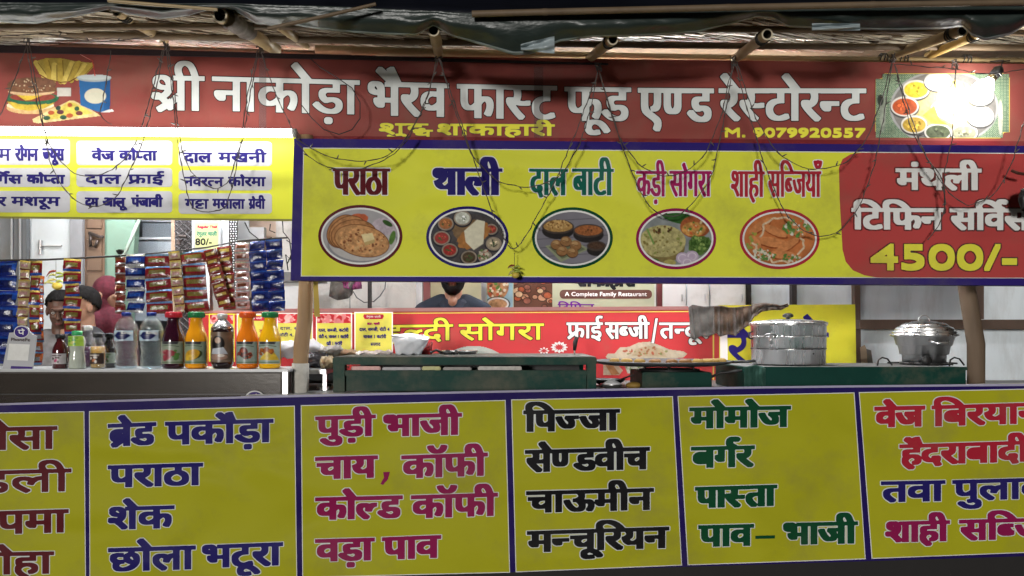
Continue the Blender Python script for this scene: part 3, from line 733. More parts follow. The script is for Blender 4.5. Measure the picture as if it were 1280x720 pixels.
for t, x0, x1, y0, y1, h, ink in (
    ("डोसा", -42, 72, 535, 532.5, 28.5, 'maroon'), ("इडली", -34, 89.5, 589, 585.5, 28.5, 'maroon'), ("उपमा", -38, 86, 640, 636.3, 29, 'maroon'), ("पोहा", -36, 68, 691, 689, 28, 'maroon'),
    ("ब्रेड", 135, 195.5, 530, 527.5, 28.5, 'indigo'), ("पकौड़ा", 206.5, 342, 527.3, 523.5, 29, 'indigo'), ("पराठा", 135, 254, 581.7, 578.3, 28, 'indigo'), ("शेक", 135, 218.5, 634, 631.5, 28.5, 'indigo'),
    ("छोला", 135, 245, 685.3, 681.8, 29.5, 'indigo'), ("भटूरा", 252.5, 354, 681.4, 677.5, 29, 'indigo'),
    ("पुड़ी", 394, 470, 520.5, 518, 27, 'rose'), ("भाजी", 479, 577.5, 518.5, 516, 27.5, 'rose'), ("चाय", 394, 472.5, 571.3, 569, 28, 'rose'), ("कॉफी", 501.5, 610, 569.3, 565.5, 29, 'rose'),
    ("कोल्ड", 394, 503.5, 621.8, 619, 28.5, 'rose'), ("कॉफी", 513.5, 622.5, 619.2, 615.7, 29, 'rose'), ("वड़ा", 394, 468.5, 673.8, 671.8, 28.5, 'rose'), ("पाव", 477.5, 551.5, 671.5, 668.5, 28.5, 'rose'),
    ("पिज्जा", 654, 775, 513, 511, 27, 'black'), ("सेण्डवीच", 656, 812.5, 562.5, 558.5, 28, 'black'), ("चाऊमीन", 657.5, 817.5, 614, 609.8, 27.5, 'black'), ("मन्चूरियन", 658.5, 836.5, 663.7, 658, 27, 'black'),
    ("मोमोज", 861.5, 988.5, 509.3, 507, 26.8, 'green'), ("बर्गर", 863.5, 943.5, 558.5, 556.5, 27, 'green'), ("पास्ता", 868.5, 971.5, 608.5, 605.5, 27, 'green'), ("पाव", 872.5, 942.5, 656.5, 654.7, 27.5, 'green'), ("भाजी", 978.5, 1072.5, 653.5, 651.5, 27.8, 'green'),
    ("वेज", 1092.5, 1156.5, 508.5, 507, 26, 'crimson'), ("बिरयानी", 1164, 1318, 506.8, 502, 26.5, 'crimson'), ("हैदराबादी", 1124, 1288, 555.5, 550.5, 26.5, 'crimson'),
    ("तवा", 1101, 1181.5, 601.5, 600, 26.5, 'indigo'), ("पुलाव", 1190, 1310, 600, 596.5, 26.5, 'indigo'), ("शाही", 1106, 1187.5, 652, 650, 26.5, 'rose'), ("सब्जियाँ", 1198.5, 1352, 649.5, 645.5, 26.5, 'rose')):
    word(FB, low, t, x0, x1, y0, y1, h, ink=ink, **B_)
quad('comma', FB, [(479, 590), (487.5, 589.6), (485, 599), (479, 606), (475.5, 605), (480, 597)], INK['rose'], low, .0016)
quad('dash', FB, [(944, 669.6), (968.5, 669), (968.5, 673), (944, 673.6)], INK['green'], low, .0016)
# timber frame and black skirt the banner is tied to
sk = MB(); a = FB.at([(-140, 512), (1430, 476), (1430, 682), (-140, 728)], -.03); sk.hexa(a, a + np.array([0, .03, 0])); sk.build('backing_board', mat('pale_ply', (.40, .38, .34), rough=.7), low); sk = MB()
b = a.copy(); b[0, 2] = b[1, 2] = a[2, 2]; b[2, 2] = b[3, 2] = 0.0
sk.hexa([b[3]*[1, 1, 0] + [0, 0, .001], b[2]*[1, 1, 0] + [0, 0, .001], a[2], a[3]], [b[3]*[1, 1, 0] + [0, .03, .001], b[2]*[1, 1, 0] + [0, .03, .001], a[2] + [0, .03, 0], a[3] + [0, .03, 0]])
sk.build('black_skirt', mat('black_skirt', (.018, .016, .016), rough=.8, bump=.004, bscale=8), low)
# ---------------------------------------------------------------- ground, roof, lamps, back wall
g = MB(); g.add([(-60, -40, 0), (60, -40, 0), (60, 60, 0), (-60, 60, 0)], [(0, 1, 2, 3)])
kind(g.build('ground', mat('street_concrete', (.10, .095, .09), rough=.85, vary=.4, scale=3, bump=.004)), 'structure')
g = MB(); g.box(-5.2, 5.2, 3.06, 5.78, .004, .10)
kind(g.build('stall_floor', mat('stall_floor', (.22, .21, .2), rough=.6, vary=.3, dirt=.5)), 'structure')

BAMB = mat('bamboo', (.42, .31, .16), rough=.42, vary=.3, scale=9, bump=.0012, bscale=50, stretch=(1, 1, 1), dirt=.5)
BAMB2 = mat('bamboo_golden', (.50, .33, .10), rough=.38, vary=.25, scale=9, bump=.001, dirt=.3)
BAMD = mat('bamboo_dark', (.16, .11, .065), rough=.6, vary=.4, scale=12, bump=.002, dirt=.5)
TWINE = mat('twine', (.05, .045, .04), rough=.8)
def bamboo(name, label, a, b, r, m, group=None, node=.34, hollow=True, cat='bamboo pole', ties=()):
    """a bamboo culm from a (open, near end) to b, with swollen nodes and an open cut end"""
    a = np.array(a, float); b = np.array(b, float); L = np.linalg.norm(b-a); d = (b-a)/L
    t = thing(name, label, cat, tuple(a), group)
    ks = [0.0]; x = rnd.uniform(.05, node)
    while x < L - .03: ks += [x-.012, x-.004, x+.004, x+.012]; x += node*rnd.uniform(.85, 1.15)
    ks.append(L); q = MB(); wob = np.array([rnd.uniform(-1, 1), 0, rnd.uniform(-1, 1)])*.004*L
    P = [a + d*s + wob*math.sin(s/L*PI) for s in ks]
    R = [r*(1 + (.10 if i % 4 in (2, 3) and 0 < i < len(ks)-1 else 0)) * (1 - .12*s/L) for i, s in enumerate(ks)]
    q.tube(P, R, 14, cap=False); q.build('culm', m, t, True)
    if hollow:
        e = MB(); e.tube([a - d*.0005, a + d*.12], [r*.76, r*.70], 14, cap=False); e.tube([a + d*.11, a + d*.112], [r*.7, r*.7], 14)
        e.build('hollow', mat('bamboo_inside', (.05, .035, .02), rough=.9), t)
        e = MB(); A = []; B = []
        e.tube([a, a - d*.001], [r*.99, r*.99], 14, cap=False); base = len(e.v)
        u = np.cross(d, [0, 0, 1.]); u /= np.linalg.norm(u); v = np.cross(u, d)
        for j in range(14):
            w_ = math.cos(2*PI*j/14)*u + math.sin(2*PI*j/14)*v; e.v.append(tuple(a - d*.001 + w_*r*.99)); e.v.append(tuple(a - d*.001 + w_*r*.74))
        for j in range(14): i0 = base + 2*j; i1 = base + 2*((j+1) % 14); e.f.append((i0, i1, i1+1, i0+1)); e.m.append(0)
        e.build('cut_rim', mat('bamboo_cut', (.55, .47, .33), rough=.6), t)
    for s in ties:
        w_ = MB()
        for k in range(3):
            c = a + d*(s + k*.012); u = np.cross(d, [0, 0, 1.]); u /= np.linalg.norm(u); v = np.cross(u, d)
            w_.tube([c + (math.cos(z)*u + math.sin(z)*v)*r*1.13 + d*.006*math.sin(z+k) for z in np.linspace(0, 2*PI, 13)], .0028, 5)
        w_.build('twine_binding', TWINE, t, True)
    return t
# beam over the signboard
bamboo('bamboo_beam', 'long pale bamboo beam lying along the top edge of the red signboard', W(395, 62, 3.36), W(1420, 78.5, 3.32), .0195, BAMB, node=.42, cat='bamboo beam', ties=(2.53, 2.62, 2.9))
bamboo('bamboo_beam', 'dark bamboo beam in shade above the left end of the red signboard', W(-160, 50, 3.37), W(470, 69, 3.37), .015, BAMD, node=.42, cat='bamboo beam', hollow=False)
# purlins under the mat
for (p0, p1, Y, r, lab) in (((-150, 37), (1420, 60), 3.22, .015, 'dark purlin running under the roof mat just above the beam'), ((-150, 34), (1420, 43), 3.02, .014, 'thin dark purlin under the front edge of the roof mat')):
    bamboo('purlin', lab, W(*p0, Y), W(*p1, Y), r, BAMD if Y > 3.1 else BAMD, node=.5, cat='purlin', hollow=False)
# rafters that stick out towards the street
RG = 'rafters sticking out over the signboard'
for (x0, y0, Y0, x1, y1, Y1, r, m, lab) in (
    (-60, 15, 2.92, 27, 44, 3.34, .021, BAMB, 'pale rafter cut by the left edge of the picture'),
    (146, 14, 2.90, 206, 51, 3.34, .021, BAMB, 'rafter with open end above the drink cup print'),
    (275, 19, 2.84, 345, 62, 3.34, .030, BAMB, 'thick rafter wrapped in plastic left of the black ring cable'),
    (345, 30, 3.00, 383, 58, 3.34, .017, BAMB, 'short rafter half hidden by the tarp right of the plastic-wrapped one'),
    (542, 38, 2.86, 549, 72, 3.34, .023, BAMB, 'rafter end pointing straight out in the middle over the signboard'),
    (766, 49, 2.86, 737, 73, 3.34, .022, BAMB, 'rafter with pale cut rim right of the crumpled shiny tarp'),
    (959, 43, 2.88, 918, 74, 3.34, .022, BAMB, 'rafter with pale cut rim over the restaurant lettering'),
    (1203, 38, 2.90, 1112, 70, 3.34, .022, BAMB, 'long rafter whose end is tied beside the golden one'),
    (1228, 40, 2.92, 1160, 70, 3.34, .020, BAMB2, 'golden bamboo rafter near the bright bulb')):
    bamboo('rafter', lab, W(x0, y0, Y0), W(x1, y1, Y1), r, m, RG, cat='rafter', ties=(.05,) if x0 > 700 or x0 == 146 else ())
# plastic wrapped round the thick rafter
w_ = MB(); a = np.array(W(283, 22, 2.86)); b = np.array(W(312, 40, 3.06))
w_.tube([a + (b-a)*t for t in np.linspace(0, 1, 9)], [.036 + .005*math.sin(i*2.3) for i in range(9)], 12, cap=False)
single('plastic_wrap', 'grey crumpled plastic wrapped round the thick rafter end', 'plastic wrap', w_.build('plastic_wrap', mat('wrap_plastic', (.16, .15, .13), rough=.3, vary=.6, scale=40, bump=.004, bscale=60), smooth=True))

# woven mat roof: one sheet plus its woven slivers
def roofpt(x, s, up=0.0):      # s: 0 at the front edge .. 1 at the back
    Y = 2.88 + s*2.9; return (x, Y, CZ + 1.225 + (Y-2.9)*.17 + up + .03 + .012*math.sin(x*3.1) + .008*math.sin(x*7+1))
v = []; f = []; nx, ny = 60, 16
for j in range(ny+1):
    for i in range(nx+1): v.append(roofpt(-4.6 + 9.2*i/nx, j/ny, .012))
for j in range(ny):
    for i in range(nx): a = j*(nx+1)+i; f.append((a, a+nx+1, a+nx+2, a+1))
roof = raw('roof_mat', v, f, mat('mat_backing', (.20, .13, .07), rough=.9, vary=.4, scale=20), None, True)
single('roof_mat', 'woven split-bamboo roof mat seen from below between the purlins', 'roof mat', roof)
wv = MB(); q = random.Random(3)
for j in range(34):
    Y = 2.88 + j*.0195 if j < 30 else 3.46 + (j-30)*.3
    x = -4.5 + q.uniform(0, .05)
    while x < 4.5:
        ln = q.uniform(.07, .13); s = (Y-2.88)/2.9; h = q.uniform(.008, .0125); dz = q.uniform(-.010, .000)
        a = np.array(roofpt(x, s, dz)); b = np.array(roofpt(x+ln, s+.011, dz - .004)); c = np.array([0, h*.9, h*.2])
        wv.hexa([a-c, b-c, b+c, a+c], [a-c+[0, 0, .0025], b-c+[0, 0, .0025], b+c+[0, 0, .0025], a+c+[0, 0, .0025]]); x += ln*q.uniform(.85, 1.1)
kind(wv.build('woven_slivers', mat('mat_slivers', (.55, .48, .36), rough=.6, vary=.6, scale=25, bump=.001, bscale=90, dirt=.7), roof), 'stuff')

# tarpaulin hanging over the rafter ends
TARP = mat('tarpaulin', (.030, .042, .038), rough=.33, vary=.4, scale=5, bump=.006, bscale=14, stretch=(1, 1, 3.5), spec=.6, wrinkle=.05)
TARPS = mat('tarpaulin_silver', (.26, .30, .30), rough=.3, vary=.5, scale=8, bump=.006, bscale=16, stretch=(1, 1, 4), spec=.6)
def interp(L, x): return float(np.interp(x, [p[0] for p in L], [p[1] for p in L]))
edge = [(-160, 30), (0, 28), (45, 30), (100, 20), (138, 11), (160, 18), (200, 24), (235, 20), (262, 12), (292, 12), (320, 30), (352, 34), (365, 31), (400, 37), (440, 41), (470, 43), (520, 45), (542, 32), (565, 46), (600, 56), (642, 69),
        (664, 68), (700, 52), (738, 47), (790, 46), (830, 44), (870, 41), (915, 30), (946, 21), (966, 22), (985, 34), (1050, 37), (1120, 38), (1180, 36), (1203, 33), (1215, 45), (1232, 51), (1262, 44), (1285, 30), (1440, 28)]
def tarp(name, lab, edge, top, Y0, Y1, x0, x1, m, n=420, rows=12, amp=.012, seed=1, silver=3):
    v = []; f = []; mi = []; r = np.random.RandomState(seed); ph = r.rand(8)*6
    for j in range(rows+1):
        t = j/rows
        for i in range(n+1):
            x = x0 + (x1-x0)*i/n; yb = interp(edge, x); yt = interp(top, x); py = yb + (yt-yb)*t
            fold = sum(math.sin(x/w + ph[k] + t*2.4*(k % 2))*a for k, (w, a) in enumerate(((37, .5), (17, .35), (8.5, .25), (4.4, .15))))
            Y = Y0 + (Y1-Y0)*t + amp*fold*math.sin(PI*min(1, t*1.2+.12)) + (.012*math.cos(t*PI*2))
            v.append(W(x, py, Y))
    for j in range(rows):
        for i in range(n): a = j*(n+1)+i; f.append((a, a+1, a+n+2, a+n+1)); mi.append(1 if (j == 0 and silver) else 0)
    o = raw(name, v, f, [m, TARPS], None, True, mi); md = o.modifiers.new('thickness', 'SOLIDIFY'); md.thickness = .002
    return single(name, lab, 'tarpaulin', o)
tarp('tarpaulin', 'dark green plastic sheet draped over the rafter ends with pale lower hem', edge, [(-160, 2), (130, 4), (300, 5), (420, 8), (600, 17), (760, 16), (1000, 6), (1280, 8), (1440, 8)], 2.83, 2.76, -160, 1440, TARP)
tarp('tarpaulin', 'second black plastic sheet above the pole at the top of the picture', [(-160, 6), (250, 8), (420, 12), (760, 20), (1000, 8), (1280, 10), (1440, 10)], [(-160, -70), (1440, -70)], 2.80, 3.25, -160, 1440, mat('tarpaulin_black', (.006, .007, .012), rough=.4, bump=.01, bscale=9, stretch=(1, 1, 3), wrinkle=.1), amp=.02, seed=5, silver=0)
ct = []; 
cr = MB(); v = []; q = np.random.RandomState(9)
for k, (cx, w, h, y0) in enumerate(((672, 42, 22, 43), (1045, 60, 9, 29))):
    n, m_ = 30, 10; vv = []; ff = []
    for j in range(m_+1):
        for i in range(n+1):
            x = cx - w/2 + w*i/n; sp = 1.0 if k else (.35 + .65*abs(i/n)); y = y0 + h*(j/m_)*sp + (10*i/n*(-1) if k == 0 else 0) + (12 if k == 0 else 0)
            vv.append(W(x, y, 2.795 - .010*math.sin(j*.9 + i*.12) - .003*math.sin(i*.5+j*.4)))
    for j in range(m_):
        for i in range(n): a = j*(n+1)+i; ff.append((a, a+1, a+n+2, a+n+1))
    single('crumpled_foil', ('shiny crumpled silver sheet tucked in the tarp left of the crumb-rimmed rafter', 'small strip of torn silver film stuck on the tarp right of centre')[k], 'plastic sheet', raw('crumpled_foil', vv, ff, mat('foil_sheet', (.34, .40, .42), rough=.3, vary=.25, scale=20, bump=.003, bscale=30), None, True))
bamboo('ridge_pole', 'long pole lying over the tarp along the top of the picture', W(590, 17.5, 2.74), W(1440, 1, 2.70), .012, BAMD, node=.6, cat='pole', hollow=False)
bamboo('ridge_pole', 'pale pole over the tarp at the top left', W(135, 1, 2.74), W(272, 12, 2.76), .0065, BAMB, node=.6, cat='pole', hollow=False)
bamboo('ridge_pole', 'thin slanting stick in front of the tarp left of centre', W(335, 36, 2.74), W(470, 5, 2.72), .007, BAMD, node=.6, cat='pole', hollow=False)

# lamps: tube light over the left menu board, bulb in front of the thali picture
tl = thing('tube_light', 'long glowing white tube light over the left menu board', 'tube light', W(120, 166, 3.16))
q = MB(); a = np.array(W(-120, 162.5, 3.15)); b = np.array(W(366, 166.5, 3.15)); q.tube([a, b], .018, 16)
q.build('tube', mat('tube_glow', (.9, .9, .9), emit=(1, .985, .95), estr=9.5, vary=0), tl, True)
q = MB(); q.hexa([W(-124, 160.5, 3.20), W(370, 164.5, 3.20), W(370, 169, 3.20), W(-124, 165, 3.20)], [W(-124, 160.5, 3.232), W(370, 164.5, 3.232), W(370, 169, 3.232), W(-124, 165, 3.232)])
q.build('batten', mat('white_enamel', (.8, .8, .8), rough=.35), tl)
q = MB(); q.tube([a, a - (.016, 0, .0005)], .0188, 14); q.build('end_cap', mat('cap_white', (.6, .6, .58), rough=.5), tl, True); q = MB(); q.tube([b, b + (.016, 0, .0005)], .0188, 14); q.box(b[0]+.002, b[0]+.014, 3.165, 3.21, b[2]-.012, b[2]+.012); q.build('end_cap', mat('cap_white', (.6, .6, .58), rough=.5), tl, True)
bl = thing('light_bulb', 'glowing white bulb hanging in front of the thali picture', 'light bulb', W(1228, 110, 3.16))
c = np.array(W(1228, 112, 3.16)); q = MB(); q.ball((0, 0, 0), 1, 20)
B = MB(); B.lathe((0, 0, 0), [(.0005, -.056), (.018, -.053), (.032, -.042), (.040, -.024), (.042, -.006), (.038, .014), (.028, .032), (.020, .044), (.018, .050)], 24)
ax = np.array([.62, -.05, .78]); ax /= np.linalg.norm(ax); ux = np.cross(ax, [0, 1, 0]); ux /= np.linalg.norm(ux); uy = np.cross(ax, ux)
rot = lambda V: [tuple(c + ux*p[0] + uy*p[1] + ax*p[2]) for p in V]
B.v = rot(B.v); B.build('glass_bulb', mat('bulb_glow', (.9, .9, .9), emit=(1, .98, .93), estr=48.0, vary=0), bl, True)
B = MB(); B.lathe((0, 0, 0), [(.018, .050), (.0185, .072), (.014, .076)], 16); B.v = rot(B.v); B.build('screw_base', mat('brass', (.5, .42, .25), rough=.3, metal=1), bl, True)
B = MB(); B.lathe((0, 0, 0), [(.021, .070), (.022, .105), (.012, .118), (.004, .121)], 16); B.v = rot(B.v); B.build('holder', mat('black_plastic', (.015, .015, .016), rough=.4), bl, True)
e = c + ax*.12; B = MB(); B.tube([e, e + (.03, .03, .04), e + (.02, .10, .06), W(1262, 76, 3.30)], .003, 6); B.build('cord', mat('black_cord', (.012, .012, .013), rough=.5), bl, True)

# unseen tube lights added inside the stall to light it, hidden by the header
for k, (x0, x1, YT) in enumerate(((-2.1, -.9, 3.41), (.25, 1.45, 3.41), (.0, 1.2, 4.75), (-2.9, -1.7, 4.7))):
    t = thing('tube_light', ('added unseen tube light just behind the left half of the header inside the stall', 'added unseen tube light just behind the right half of the header inside the stall', 'added unseen tube light over the gangway at the back of the stall', 'added unseen tube light over the back left corner of the stall')[k], 'tube light', ((x0+x1)/2, YT, 2.50))
    q = MB(); q.tube([(x0, YT, 2.46), (x1, YT, 2.46)], .0135, 12); q.build('tube', mat('tube_glow_added', (.9, .9, .9), emit=(.93, .97, 1), estr=125.0, vary=0), t, True)
    q = MB(); q.box(x0-.02, x1+.02, YT-.02, YT+.02, 2.482, 2.52, bev=.004); q.build('batten', mat('white_enamel'), t)
    q = MB(); q.tube([(x0-.014, YT, 2.46), (x0, YT, 2.46)], .015, 12); q.tube([(x1, YT, 2.46), (x1+.014, YT, 2.46)], .015, 12); q.box(x0-.014, x0-.002, YT-.01, YT+.01, 2.46, 2.485); q.box(x1+.002, x1+.014, YT-.01, YT+.01, 2.46, 2.485); q.build('end_cap', mat('cap_white'), t)

# posts of the front
def post(name, lab, pts, rs, m, cat='post', group=None, n=14):
    q = MB(); q.tube(pts, rs, n); t = thing(name, lab, cat, tuple(pts[-1])); return t, q.build('trunk', m, t, True)
RAW = mat('rough_pole_wood', (.33, .21, .11), rough=.7, vary=.35, scale=14, bump=.004, bscale=30, stretch=(1, 1, .3), dirt=.6)
t, _ = post('support_post', 'tan wooden support post with plastered white foot beside the display counter', [W(383, 170, 3.30), W(382.5, 350, 3.30), W(381, 400, 3.30), W(377, 430, 3.30), W(375.5, 456, 3.30), W(375, 500, 3.30), (W(375, 500, 3.3)[0], 3.3, .1)],
            [.031, .031, .033, .034, .032, .032, .032], RAW)
q = MB(); P = [W(375.6, 454, 3.30), W(375.3, 470, 3.30), W(374.6, 500, 3.30), (W(374, 500, 3.3)[0], 3.3, .1)]
q.tube(P, [.0365, .038, .037, .04], 14); q.build('plaster_sleeve', mat('pale_plaster', (.50, .48, .43), rough=.85, vary=.3, scale=20, bump=.004, bscale=40, dirt=.5), t, True)
q = MB(); q.hexa([W(391, 345, 3.27), W(397, 345, 3.27), W(400, 396, 3.27), (W(393, 396, 3.27))], [W(391, 345, 3.285), W(397, 345, 3.285), W(400, 396, 3.285), W(393, 396, 3.285)])
single('yellow_strap', 'mustard strap hanging beside the tan support post', 'strap', q.build('yellow_strap', mat('mustard_cloth', (.42, .30, .05), rough=.7, bump=.002)))
CW = mat('crooked_wood', (.12, .08, .05), rough=.75, vary=.5, scale=10, bump=.005, bscale=26, stretch=(1, 1, .25))
post('support_post', 'crooked dark brown tree-trunk post on the right in front of the white sheet', [W(1203, 180, 3.40), W(1205, 340, 3.40), W(1209, 365, 3.40), W(1214, 395, 3.40), W(1220, 430, 3.40), W(1220, 480, 3.40), (W(1219, 480, 3.4)[0], 3.4, .1)], [.034, .034, .035, .036, .037, .036, .036], CW)

# ---------------------------------------------------------------- what closes the stall at the back
def panel(name, lab, x0, x1, y0, y1, Y, m, cat='wall panel', th=.02, group=None, x0b=None, x1b=None, part=None):
    x0b = x0 if x0b is None else x0b; x1b = x1 if x1b is None else x1b
    q = MB(); q.hexa([W(x0, y0, Y), W(x1, y0, Y), W(x1b, y1, Y), W(x0b, y1, Y)], [tuple(np.array(W(*a, Y)) + (0, th, 0)) for a in ((x0, y0), (x1, y0), (x1b, y1), (x0b, y1))])
    o = q.build(name, m)
    if lab: single(name, lab, cat, o, group)
    return o
def toground(o, z=.1):
    me = o.data; zs = [v.co.z for v in me.vertices]; zm = min(zs)
    for v in me.vertices:
        if v.co.z < zm + .05: v.co.z = z
SHEET = mat('white_sheeting', (.66, .72, .76), rough=.55, vary=.12, scale=4, bump=.004, bscale=6, stretch=(2, 1, .5), dirt=.35, wrinkle=.06)
toground(panel('plastic_wall_sheet', 'pale blue-white plastic sheeting closing the right side of the stall', 858, 1440, 190, 530, 5.2, SHEET, 'plastic sheet', .01))
STAIN = mat('stained_plaster', (.50, .49, .46), rough=.8, vary=.25, scale=5, bump=.004, dirt=.85)
toground(panel('plaster_wall', 'stained off-white plaster wall behind the middle of the stall', 345, 858, 190, 530, 5.4, STAIN, 'wall', .1))
BW = mat('brown_frame_wood', (.085, .055, .04), rough=.65, vary=.4, scale=9, bump=.003, stretch=(1, 1, .3))
BK = mat('dark_frame_wood', (.022, .018, .018), rough=.6, vary=.3)
for lab, a in (('slim black upright left of the towel rail on the white sheet', (933, 939, 340, 392, BK, 936, 941)), ('slim black upright between the first and second sheet panes', (990, 996, 340, 392, BK, 991, 997)),
               ('brown upright behind the right edge of the yellow sign', (1068, 1075, 335, 470, BW, 1072, 1079)), ('dark brown upright just right of the crooked post', (1221, 1230, 335, 399, BW, 1222, 1230))):
    x0, x1, y0, y1, m, b0, b1 = a; toground(panel('upright', lab, x0, x1, y0, 500 if m is not BW or y1 > 450 else y1, 5.12, m, 'upright', .05, 'uprights holding the white sheeting', b0, b1)) if y1 > 400 or m is BK else panel('upright', lab, x0, x1, y0, y1, 5.12, m, 'upright', .05, 'uprights holding the white sheeting')
panel('cross_rail', 'brown horizontal rail across the white sheeting on the right', 1074, 1440, 399.5, 411.5, 5.05, BW, 'rail', .05)
q = MB(); q.hexa([W(1075, 434, 5.0), W(1081, 431, 5.0), W(1092, 458, 5.0), W(1078, 470, 5.0)], [W(1075, 434, 5.02), W(1081, 431, 5.02), W(1092, 458, 5.02), W(1078, 470, 5.02)])
single('wood_scrap', 'pale wood offcut leaning beside the yellow sign', 'wood scrap', q.build('wood_scrap', mat('pale_wood', (.36, .27, .19), rough=.7)))
q = MB(); q.hexa([W(1083, 436, 4.97), W(1089, 438, 4.97), W(1092, 460, 4.97), W(1086, 470, 4.97)], [W(1083, 436, 4.99), W(1089, 438, 4.99), W(1092, 460, 4.99), W(1086, 470, 4.99)])
single('wood_scrap', 'grey wood offcut leaning right of the pale one', 'wood scrap', q.build('wood_scrap', mat('grey_wood', (.16, .15, .14), rough=.7)))
# centre: posts, board, cupboards
for lab, a, m in (('thin black upright on the stained wall', (459.5, 463.5, 335, 400), BK), ('grey steel post left of the man', (520, 528, 335, 400), mat('grey_steel', (.25, .25, .26), rough=.4, metal=.6)),
                  ('maroon post left of the man', (529, 537.5, 335, 400), mat('maroon_paint', (.13, .02, .02), rough=.5)), ('maroon post right of the family restaurant board', (821.5, 828, 335, 400), mat('maroon_paint')),
                  ('brushed steel upright left of the family restaurant board', (601.5, 608.5, 335, 400), mat('bright_steel', (.55, .55, .57), rough=.3, metal=.8))):
    toground(panel('post', lab, *a, 5.1, m, 'post', .04))
panel('picture_board', 'beige panel with food pictures behind the shoulder of the man', 536, 602, 335, 400, 5.3, mat('beige_print', (.42, .38, .24), rough=.5, vary=.2), 'panel')
CP = mat('cupboard_white', (.58, .58, .57), rough=.5, vary=.1, dirt=.5)
for k, (x0, x1) in enumerate(((829, 857.5), (859, 886.5), (888, 932))):
    t = thing('cupboard', ('narrow white cupboard door beside the maroon post', 'middle white cupboard door with things on its ledge', 'wide white cupboard door above the brown cloth')[k], 'cupboard', W((x0+x1)/2, 400, 5.0), 'white cupboards at the back')
    q = MB(); q.hexa([W(x0, 345, 5.0), W(x1, 345, 5.0), W(x1, 470, 5.0), W(x0, 470, 5.0)], [W(x0, 345, 5.15), W(x1, 345, 5.15), W(x1, 470, 5.15), W(x0, 470, 5.15)]); q.build('body', CP, t)
    q = MB(); q.hexa([W(x0+2, 347, 4.985), W(x1-2, 347, 4.985), W(x1-2, 450, 4.985), W(x0+2, 450, 4.985)], [W(x0+2, 347, 5.0), W(x1-2, 347, 5.0), W(x1-2, 450, 5.0), W(x0+2, 450, 5.0)]); q.build('door', CP, t)
    q = MB(); q.tube([W(x1-5, 368, 4.96), W(x1-5, 376, 4.96)], .006, 8); q.build('handle', mat('bright_steel'), t)
# family restaurant board
BPl = Plane((608, 352, 5.0), (817, 352, 5.0), (608, 386, 5.0))
bd = thing('food_board', 'food picture board with brown family restaurant plate behind the red counter banner', 'signboard', W(712, 400, 5.0))
quad('board_sheet', BPl, [(608, 330), (818, 330), (818, 400), (608, 400)], mat('sage_print', (.38, .40, .27), rough=.5, vary=.2, scale=9), bd, 0, .03)
p = Pic(609, 332, 641, 399, 1.6, (.25, .36, .40))
p.ell(621, 357, 15, 18, (.30, .17, .09), tex=.6); p.specks(40, 621, 357, 13, 15, [(.5, .45, .35), (.35, .10, .05), (.10, .18, .05), (.12, .06, .03)], 1, 2.2); p.ell(622, 380, 15, 8, (.5, .5, .48)); p.ell(622, 380, 12, 6.5, (.36, .22, .12), tex=.6); p.ring(622, 380, 15, 9, 1, (.05, .05, .05))
p.build('food_photo', BPl, bd, .001)
p = Pic(642, 332, 690.5, 399, 1.6, (.12, .06, .04)); q = random.Random(4)
for _ in range(46):
    a, b, r = q.uniform(643, 690), q.uniform(334, 398), q.uniform(2, 5); p.ell(a, b, r+1, r*.8+1, (.05, .03, .02)); p.ell(a, b, r, r*.8, q.choice([(.42, .25, .16), (.30, .10, .05), (.22, .10, .07), (.46, .34, .22)]), tex=.4)
p.build('food_photo', BPl, bd, .001)
quad('name_plate', BPl, rrect(699.5, 362.2, 815, 373.4, 5), mat('plate_brown', (.09, .03, .018), rough=.5), bd, .001)
word(BPl, bd, "A Complete Family Restaurant", 706, 808.5, 364.6, 364.6, 5.6, 1.0, .9, 'white', latin=True, off=.002, k=6)
word(BPl, bd, "टिफिन", 697, 743, 380, 380, 9, 2.2, 1.6, 'purple', off=.002)
word(BPl, bd, "शाकाहारी", 718, 796, 341, 341, 17.5, 5, 3, 'black', off=.002)
# ---------------------------------------------------------------- counter banner inside (red) and the yellow sign
IB = Plane((360, 387, 4.25), (900, 383.5, 4.25), (360, 470, 4.25))
RED2 = flex('inner_red', (.52, .05, .055), wrinkle=.02)
ib = thing('counter_banner', 'red counter banner with yellow and white Hindi words and a printed flatbread', 'banner', W(640, 490, 4.25))
quad('banner_sheet', IB, [(236, 388), (899, 383.4), (899, 500), (236, 500)], RED2, ib, 0, .02)
quad('top_rail', IB, [(236, 386.6), (860, 382.8), (860, 387.2), (236, 391.2)], mat('pinkish_rail', (.36, .16, .15), rough=.45), ib, .004, .02)
quad('gold_line', IB, [(236, 392.6), (862, 388.8), (862, 390), (236, 393.8)], INK['palegold'], ib, .0012)
quad('gold_line', IB, [(890.8, 390), (892.6, 390), (892.6, 500), (890.8, 500)], INK['palegold'], ib, .0012)
flag(.22, .24)
for t, x0, x1, y0, y1, h, st, ba, ink in (("हल्दी", 478, 566.7, 406.5, 405.3, 20, 5.6, 3.2, 'yellow'), ("सोगरा", 573.5, 680, 405.3, 404.3, 20.3, 5.4, 3.2, 'yellow'),
                             ("फ्राई", 708, 753.5, 403.2, 403, 20, 4.2, 3.2, 'white'), ("सब्जी", 756, 812, 403, 402.8, 20.5, 4.4, 3.2, 'white'), ("तन्दूर", 824, 886, 403.2, 403, 20, 4.2, 3.2, 'white')):
    word(IB, ib, t, x0, x1, y0, y1, h, st, ba, ink, 'black', .9)
quad('slash', IB, [(819.2, 398), (822.2, 398), (817.4, 429), (814.2, 429)], INK['white'], ib, .002); quad('slash_outline', IB, [(818.2, 397.2), (823.2, 397.2), (818.2, 429.8), (813.2, 429.8)], INK['black'], ib, .0014)
